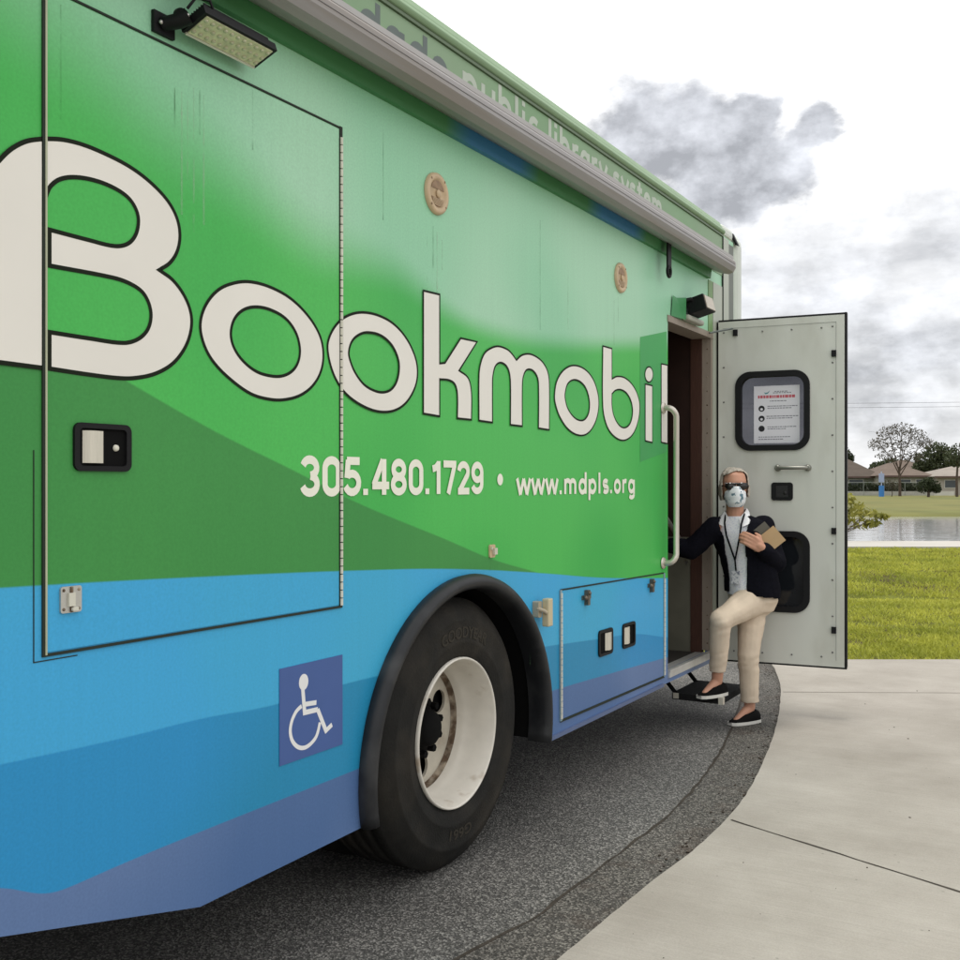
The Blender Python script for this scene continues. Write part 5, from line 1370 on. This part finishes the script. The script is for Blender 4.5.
# trees
d = 124; tree('sparse_tree', 'sparse grey-leaved tree with a forked trunk in front of the brown roofs', at(900, d), d, 0, 3.6, .15,
     [(-2.6, 0, 6.3, (1.3, 1.3, .8)), (-1.2, .5, 7.6, (1.4, 1.4, .9)), (.3, 0, 8.2, (1.5, 1.3, .8)), (1.8, 0, 7.5, (1.4, 1.2, .9)), (2.9, 0, 6.4, (1.1, 1.2, .8)), (.2, 0, 6.2, (1.8, 1.5, .8)), (-1.4, 0, 4.9, (1.5, 1.2, .7)), (1.4, 0, 4.8, (1.4, 1.2, .7))], 2100, .13, 'leaf_dry', 21, twigs=12)
d = 150; tree('leafy_tree', 'dense round green tree rising behind the right-hand roof', at(936, d), d, 0, 3.4, .35,
     [(-1.6, 0, 5.0, (1.6, 1.6, 1.5)), (.2, 0, 6.3, (1.8, 1.6, 1.4)), (1.6, 0, 5.2, (1.6, 1.6, 1.5)), (-.2, 0, 4.2, (2.0, 1.6, 1.3)), (2.2, 0, 3.6, (1.2, 1.2, 1.2)), (-2.3, 0, 3.9, (1.1, 1.2, 1.1))], 3600, .24, 'leaf_mid', 22)
d = 155; tree('dark_tree', 'dark tree showing over the left roof beside the open door', at(838, d), d, 0, 4, .3,
     [(0, 0, 6.2, (1.8, 1.5, 1.3)), (1.2, 0, 5.4, (1.2, 1.2, 1.0)), (-1.5, 0, 5.6, (1.5, 1.2, 1.3)), (.2, 0, 4.6, (1.9, 1.4, 1.0))], 2600, .22, 'leaf_dark', 23)
d = 175; tree('leafy_tree', 'muted green tree crown low between the brown roof and the sparse tree', at(886, d), d, 0, 3.0, .3,
     [(-1.2, 0, 4.2, (1.8, 1.5, 1.2)), (.8, 0, 4.8, (1.9, 1.5, 1.2)), (2.2, 0, 4.1, (1.4, 1.4, 1.1))], 2200, .24, 'leaf_mid', 31)
d = 178; tree('leafy_tree', 'muted green tree behind the roofs near the right edge', at(962, d), d, 0, 3.2, .3,
     [(-1.6, 0, 4.6, (1.8, 1.5, 1.3)), (.4, 0, 5.6, (1.9, 1.5, 1.3)), (2.0, 0, 4.6, (1.6, 1.4, 1.2))], 2200, .24, 'leaf_mid', 32)
d = 118; tree('slender_tree', 'thin leaning tree at the right edge of the far lawn', at(957, d), d, 0, 4.2, .13,
     [(.2, 0, 5.4, (1.0, 1.0, .8)), (-.8, 0, 4.6, (.9, .9, .7)), (1.0, 0, 4.5, (.9, .9, .8)), (.1, 0, 4.0, (1.1, .9, .6))], 700, .17, 'leaf_mid', 24, twigs=5)
d = 116; tree('round_bush', 'dark green rounded bush on the far lawn before the cream house', at(928, d), d, 0, .9, .14,
     [(-.6, 0, 1.2, (.8, .8, .7)), (.5, 0, 1.3, (.9, .8, .7)), (0, 0, 1.7, (.8, .8, .6)), (.9, 0, 1.0, (.6, .6, .5))], 1700, .13, 'leaf_dark', 25, group=None, cat='bush')
d = 121; tree('low_shrub', 'reddish brown leafless shrub beside the blue post', at(891, d), d, 0, .8, .05,
     [(-.3, 0, 1.5, (.5, .5, .7)), (.4, 0, 1.4, (.5, .5, .6))], 260, .1, 'leaf_dry', 27, group=None, twigs=8, cat='shrub')
d = 25.6; tree('croton_bush', 'yellow green broad-leaved bush on the pond bank beside the open door', at(845, 27.0), 27.0, -.02, .35, .022,
     [(.1, 0, .70, (.34, .3, .18)), (.62, 0, .72, (.32, .3, .17)), (-.25, 0, .72, (.3, .3, .25)), (.40, 0, .48, (.32, .3, .14)), (0, 0, 1.12, (.28, .26, .17)), (.98, 0, .66, (.16, .18, .08)), (.2, 0, .92, (.3, .3, .15)), (.72, 0, .50, (.2, .2, .1))], 330, .088, 'leaf_lime', 26, group=None, twigs=4, cat='bush')
# houses
def roof_mat(n, c): return mat(n, c, .9, .2, var=.15, scale=.8, stretch=(1, 1, 6))
M['roof_brown'] = roof_mat('roof_brown', (.085, .068, .055)); M['roof_tan'] = roof_mat('roof_tan', (.135, .105, .085)); M['roof_pale'] = roof_mat('roof_pale', (.26, .23, .20))
M['stucco_grey'] = mat('stucco_grey', (.22, .23, .20), .9, .2, var=.06, scale=1); M['stucco_cream'] = mat('stucco_cream', (.36, .35, .30), .9, .2, var=.06, scale=1); M['stucco_pink'] = mat('stucco_pink', (.36, .33, .29), .9, .2, var=.05, scale=1)
M['eave'] = mat('eave_board', (.10, .06, .05), .8); M['win'] = mat('window_glass', (.05, .06, .07), .15); M['frame'] = mat('window_frame', (.55, .54, .5), .6)
def house(label, px0, px1, dep, wall_h, ridge_h, depth, wm, rm, hip, wins):
    l0, l1 = at(px0, dep), at(px1, dep); h = thing('house', label, 'house', tuple(cf((l0+l1)/2, dep+depth/2)), 'houses beyond the pond')
    def cbox(mb, a, b, d0, d1, z0, z1):
        v = [cf(l, d_, z) for z in (z0, z1) for l, d_ in ((a, d0), (b, d0), (b, d1), (a, d1))]
        return mb.add(v, [(0,3,2,1),(4,5,6,7),(0,1,5,4),(1,2,6,5),(2,3,7,6),(3,0,4,7)])
    mb = MB(); cbox(mb, l0, l1, dep, dep+depth, -.1, wall_h); mb.build('wall', wm, h)
    o_ = .6; a, b, c, e = l0-o_, l1+o_, dep-o_, dep+depth+o_; hp = min(hip, (b-a)*.45)
    mb = MB(); zt, zb = ridge_h, wall_h+.01
    v = [cf(a, c, zb), cf(b, c, zb), cf(b, e, zb), cf(a, e, zb), cf(a+hp, (c+e)/2, zt), cf(b-hp, (c+e)/2, zt)]
    mb.add(v, [(0,1,5,4), (1,2,5), (2,3,4,5), (3,0,4), (3,2,1,0)]); rf = mb.build('roof', rm, h)
    mb = MB(); cbox(mb, a, b, c-.05, c-.004, wall_h-.16, wall_h+.06); mb.build('fascia_board', 'eave', rf)
    for (wx, ww, z0, z1) in wins:
        q = at(wx, dep); mb = MB(); cbox(mb, q-ww/2, q+ww/2, dep-.06, dep-.002, z0, z1); w = mb.build('window', 'frame', h)
        mb = MB(); cbox(mb, q-ww/2+.08, q+ww/2-.08, dep-.075, dep-.061, z0+.08, z1-.08); mb.build('pane', 'win', w)
house('long grey house with a broad dark brown roof partly hidden by the open door', 806, 879, 138, 2.5, 5.9, 12, 'stucco_grey', 'roof_brown', 4.5, [(856, 2.0, 1.0, 2.2)])
house('cream house with a low tan roof behind the sparse tree', 879, 930, 136, 2.6, 4.4, 9, 'stucco_cream', 'roof_tan', 4.0, [(905, 1.6, 1.0, 2.2), (920, 1.2, 1.0, 2.2)])
house('pale pink house with a light roof at the right end of the far lawn', 937, 1010, 134, 2.5, 3.9, 9, 'stucco_pink', 'roof_pale', 4.5, [(950, 1.5, 1.0, 2.1)])
house('brown roofed house set back between the cream and pink houses', 886, 945, 152, 3.0, 5.2, 9, 'stucco_pink', 'roof_tan', 5.0, [])
# fence with hedge behind it
fd = 130.0
fn_ = thing('mesh_fence', 'dark mesh fence with thin posts along the far side of the lawn', 'fence', tuple(cf(at(880, fd), fd)))
mb = MB()
l = -12.0+at(840, fd)
fl0, fl1 = at(760, fd), at(934, fd); x = fl0
while x <= fl1+.01:
    q = MB(); q.tube([cf(x, fd, -.05), cf(x, fd, 1.75)], .035, 6); q.build('post', mat('fence_post', (.25, .27, .25), .6) if x == fl0 else bpy.data.materials['fence_post'], fn_); x += 2.6
q = MB(); q.tube([cf(fl0, fd, 1.72), cf(fl1, fd, 1.72)], .03, 6); q.tube([cf(fl0, fd, .12), cf(fl1, fd, .12)], .02, 6)
q.build('rail', bpy.data.materials['fence_post'], fn_)
q = MB(); x = fl0
while x < fl1:
    q.add([cf(x, fd, .1), cf(x+.012, fd, .1), cf(x+.012, fd, 1.72), cf(x, fd, 1.72)], [(0, 1, 2, 3)]); x += .12
z = .1
while z < 1.72:
    q.add([cf(fl0, fd, z), cf(fl1, fd, z), cf(fl1, fd, z+.012), cf(fl0, fd, z+.012)], [(0, 1, 2, 3)]); z += .12
q.build('wire_mesh', 'dark', fn_, fixn=False)
rh = random.Random(8); hb = MB(); blobs = []
x = fl0
while x < at(922, 132):
    blobs.append((cf(x, 132.4, rh.uniform(.75, 1.05)), (.8, .6, rh.uniform(.75, .95)))); x += .9
leaves(hb, rh, blobs, 6500, .16); hd_ = hb.build('hedge', 'leaf_dark', None, fixn=False); tag(hd_, 'long dark clipped hedge behind the mesh fence', 'hedge')
q = MB(); v = [cf(l_, d_, z) for z in (-.05, .62) for l_, d_ in ((fl0, 131.2), (at(955, 131), 131.2), (at(955, 131), 131.4), (fl0, 131.4))]
q.add(v, [(0,3,2,1),(4,5,6,7),(0,1,5,4),(1,2,6,5),(2,3,7,6),(3,0,4,7)]); tag(q.build('low_wall', mat('low_wall_white', (.5, .49, .45), .9, .2, var=.1, scale=1.5)), 'low pale garden wall at the foot of the hedge', 'wall')
# blue post
pd = 120.0; l = at(881.5, pd)
bp_ = thing('marker_post', 'tall post with bright blue base and pale top on the far lawn', 'post', tuple(cf(l, pd)))
q = MB(); q.tube([cf(l, pd, 0), cf(l, pd, 1.35)], .30, 12); q.build('base', mat('post_blue', (.03, .17, .46), .5), bp_)
q = MB(); q.tube([cf(l, pd, 1.35), cf(l, pd, 3.0)], .07, 8); q.build('pole', mat('post_pale', (.38, .42, .52), .5), bp_)
q = MB(); v = [cf(l+a, pd+b, z) for z in (1.75, 2.75) for a, b in ((-.28, -.1), (.28, -.1), (.28, .1), (-.28, .1))]; q.add(v, [(0,3,2,1),(4,5,6,7),(0,1,5,4),(1,2,6,5),(2,3,7,6),(3,0,4,7)]); q.build('panel', mat('post_panel', (.30, .36, .52), .5), bp_)
# overhead cables between poles out of the frame
pd = 165.0
for k, (lat, lab) in enumerate(((-40, 'wooden utility pole behind the bus carrying the two cables'), (100, 'wooden utility pole beyond the right edge carrying the two cables'))):
    pt = thing('utility_pole', lab, 'utility pole', tuple(cf(lat, pd)))
    q = MB(); q.tube([cf(lat, pd, -.2), cf(lat, pd, 16)], [.18, .12], 8); q.build('pole', 'bark', pt)
    q = MB(); q.tube([cf(lat-.2, pd, 15.0), cf(lat+.2, pd, 15.0)], .08, 6); q.build('crossarm', 'bark', pt)
for zc_, lab in ((14.9, 'upper thin cable crossing the sky above the houses'), (14.2, 'lower thin cable crossing the sky above the houses')):
    q = MB(); q.tube([cf(-40+140*i/24, pd, zc_ - .6*math.sin(PI*i/24)) for i in range(25)], .022, 5); tag(q.build('power_cable', 'black'), lab, 'cable')

# ------------------------------------------------------------------ SKY, SUN, CAMERA
sun_dir = Vector((-.03, -.03, 1.0)).normalized()
el = math.asin(sun_dir.z); az = math.atan2(sun_dir.x, sun_dir.y)
w = bpy.data.worlds.new('World'); SC.world = w; w.use_nodes = True
nt = w.node_tree; N, L = nt.nodes, nt.links; bgn = N['Background']; bgn.inputs['Strength'].default_value = .1
sky = N.new('ShaderNodeTexSky'); sky.sky_type = 'NISHITA'; sky.sun_disc = False; sky.sun_elevation = el; sky.sun_rotation = az
tc = N.new('ShaderNodeTexCoord'); nv = N.new('ShaderNodeVectorMath'); nv.operation = 'NORMALIZE'; L.new(tc.outputs['Generated'], nv.inputs[0]); DIR = nv.outputs[0]
def direc(px, py):
    t, v_ = (px-HX)/F, (HY-py)/F; return Vector((-SA+t*CA, CA+t*SA, v_)).normalized()
def wnoise(scale, det, rough, squash=1.0, off=(0, 0, 0)):
    mp = N.new('ShaderNodeMapping'); mp.inputs['Scale'].default_value = (1, 1, squash); mp.inputs['Location'].default_value = off; L.new(DIR, mp.inputs['Vector'])
    n = N.new('ShaderNodeTexNoise'); n.inputs['Scale'].default_value = scale; n.inputs['Detail'].default_value = det; n.inputs['Roughness'].default_value = rough; L.new(mp.outputs[0], n.inputs['Vector']); return n
def math_(op, a, b=None, clamp=False):
    m = N.new('ShaderNodeMath'); m.operation = op; m.use_clamp = clamp
    for i, q in enumerate((a, b)):
        if q is None: continue
        if isinstance(q, (int, float)): m.inputs[i].default_value = q
        else: L.new(q, m.inputs[i])
    return m.outputs[0]
# warped direction so that cloud outlines billow
wn = wnoise(9, 7, .6, 1.6)
sub = N.new('ShaderNodeVectorMath'); sub.operation = 'SUBTRACT'; sub.inputs[1].default_value = (.5, .5, .5); L.new(wn.outputs['Color'], sub.inputs[0])
sca = N.new('ShaderNodeVectorMath'); sca.operation = 'SCALE'; sca.inputs['Scale'].default_value = .10; L.new(sub.outputs[0], sca.inputs[0])
addv = N.new('ShaderNodeVectorMath'); addv.operation = 'ADD'; L.new(DIR, addv.inputs[0]); L.new(sca.outputs[0], addv.inputs[1]); WD = addv.outputs[0]
def blob(px, py, rad, soft):
    dn = N.new('ShaderNodeVectorMath'); dn.operation = 'DISTANCE'; L.new(WD, dn.inputs[0]); dn.inputs[1].default_value = direc(px, py)
    r = N.new('ShaderNodeMapRange'); r.interpolation_type = 'SMOOTHSTEP'; r.inputs['From Min'].default_value = rad/F*1.0; r.inputs['From Max'].default_value = max(0, rad-soft*.7)/F; L.new(dn.outputs['Value'], r.inputs['Value']); return r.outputs['Result']
dark = None
for b in ((645, 140, 52, 38), (690, 135, 62, 34), (735, 115, 42, 24), (745, 165, 62, 40), (812, 130, 34, 22), (790, 170, 50, 34), (700, 185, 55, 40), (740, 200, 40, 40), (600, 150, 36, 34)):
    q = blob(*b); dark = q if dark is None else math_('MAXIMUM', dark, q)
# low grey deck towards the horizon
sepd = N.new('ShaderNodeSeparateXYZ'); L.new(WD, sepd.inputs[0])
deck = N.new('ShaderNodeMapRange'); deck.interpolation_type = 'SMOOTHSTEP'; deck.inputs['From Min'].default_value = .28; deck.inputs['From Max'].default_value = .20; L.new(sepd.outputs['Z'], deck.inputs['Value'])
dk2 = wnoise(4.5, 8, .6, 3.2, (3, 1, 0)); dr = N.new('ShaderNodeMapRange'); dr.inputs['From Min'].default_value = .36; dr.inputs['From Max'].default_value = .60; L.new(dk2.outputs['Fac'], dr.inputs['Value'])
low = N.new('ShaderNodeMapRange'); low.inputs['From Min'].default_value = .01; low.inputs['From Max'].default_value = .09; low.inputs['To Min'].default_value = .75; low.inputs['To Max'].default_value = 1; L.new(sepd.outputs['Z'], low.inputs['Value'])
deckm = math_('MULTIPLY', math_('MULTIPLY', deck.outputs['Result'], low.outputs['Result']), math_('ADD', math_('MULTIPLY', dr.outputs['Result'], .5), .5))
# scattered grey elsewhere overhead
oc = wnoise(2.2, 7, .6, 1.3, (7, 2, 5)); orr = N.new('ShaderNodeMapRange'); orr.inputs['From Min'].default_value = .60; orr.inputs['From Max'].default_value = .75; orr.inputs['To Max'].default_value = .6; L.new(oc.outputs['Fac'], orr.inputs['Value'])
away = N.new('ShaderNodeVectorMath'); away.operation = 'DISTANCE'; L.new(DIR, away.inputs[0]); away.inputs[1].default_value = direc(760, 140)
aw_ = N.new('ShaderNodeMapRange'); aw_.inputs['From Min'].default_value = .35; aw_.inputs['From Max'].default_value = .6; L.new(away.outputs['Value'], aw_.inputs['Value'])
grey = math_('MAXIMUM', math_('MAXIMUM', dark, math_('MULTIPLY', deckm, .92)), math_('MULTIPLY', orr.outputs['Result'], aw_.outputs['Result']))
# body of the cloud: shaded bellies and sunlit shoulders
inner = wnoise(17, 9, .58, 1.5, (1, 4, 2)); shift = wnoise(17, 9, .58, 1.5, (1, 4, 2.22))
lit = math_('MULTIPLY', math_('SUBTRACT', inner.outputs['Fac'], shift.outputs['Fac']), 2.0)
big = wnoise(6.5, 6, .55, 1.8, (2, 9, 1)); bigr = N.new('ShaderNodeMapRange'); bigr.inputs['From Min'].default_value = .35; bigr.inputs['From Max'].default_value = .65; bigr.inputs['To Min'].default_value = .86; bigr.inputs['To Max'].default_value = 1.28; L.new(big.outputs['Fac'], bigr.inputs['Value'])
shade = math_('MINIMUM', math_('MAXIMUM', math_('ADD', bigr.outputs['Result'], lit), .75), 2.0)
gcol = N.new('ShaderNodeMix'); gcol.data_type = 'RGBA'; gcol.blend_type = 'MULTIPLY'; gcol.inputs['Factor'].default_value = 1; gcol.inputs['A'].default_value = (6.05, 6.2, 6.6, 1); L.new(shade, gcol.inputs['B'])
wcol = N.new('ShaderNodeMix'); wcol.data_type = 'RGBA'; wcol.inputs['A'].default_value = (14.5, 14.5, 14.5, 1); L.new(gcol.outputs['Result'], wcol.inputs['B']); L.new(grey, wcol.inputs['Factor'])
fin = N.new('ShaderNodeMix'); fin.data_type = 'RGBA'; fin.inputs['Factor'].default_value = .93; L.new(sky.outputs[0], fin.inputs['A']); L.new(wcol.outputs['Result'], fin.inputs['B'])
L.new(fin.outputs['Result'], bgn.inputs['Color'])

sl = bpy.data.lights.new('sun', 'SUN'); sl.energy = 2.1; sl.angle = math.radians(16); sl.color = (1, .96, .9)
so = bpy.data.objects.new('sun', sl); COL.objects.link(so); so.rotation_euler = sun_dir.to_track_quat('Z', 'Y').to_euler(); so.location = (5, 3, 9)

cam = bpy.data.cameras.new('camera'); cam.sensor_width = 36; cam.lens = 36*F/960; cam.shift_y = (HY-480)/960; cam.clip_start = .05; cam.clip_end = 6000
co_ = bpy.data.objects.new('camera', cam); COL.objects.link(co_); co_.location = (CX, 0, EYE); co_.rotation_euler = (PI/2, 0, YAW); SC.camera = co_
vs = SC.view_settings; vs.view_transform = 'Standard'; vs.look = 'None'; vs.exposure = 0; vs.gamma = 1; vs.use_curve_mapping = False
SC.render.engine = 'CYCLES'; SC.cycles.use_denoising = True; SC.cycles.max_bounces = 8; SC.cycles.transparent_max_bounces = 12
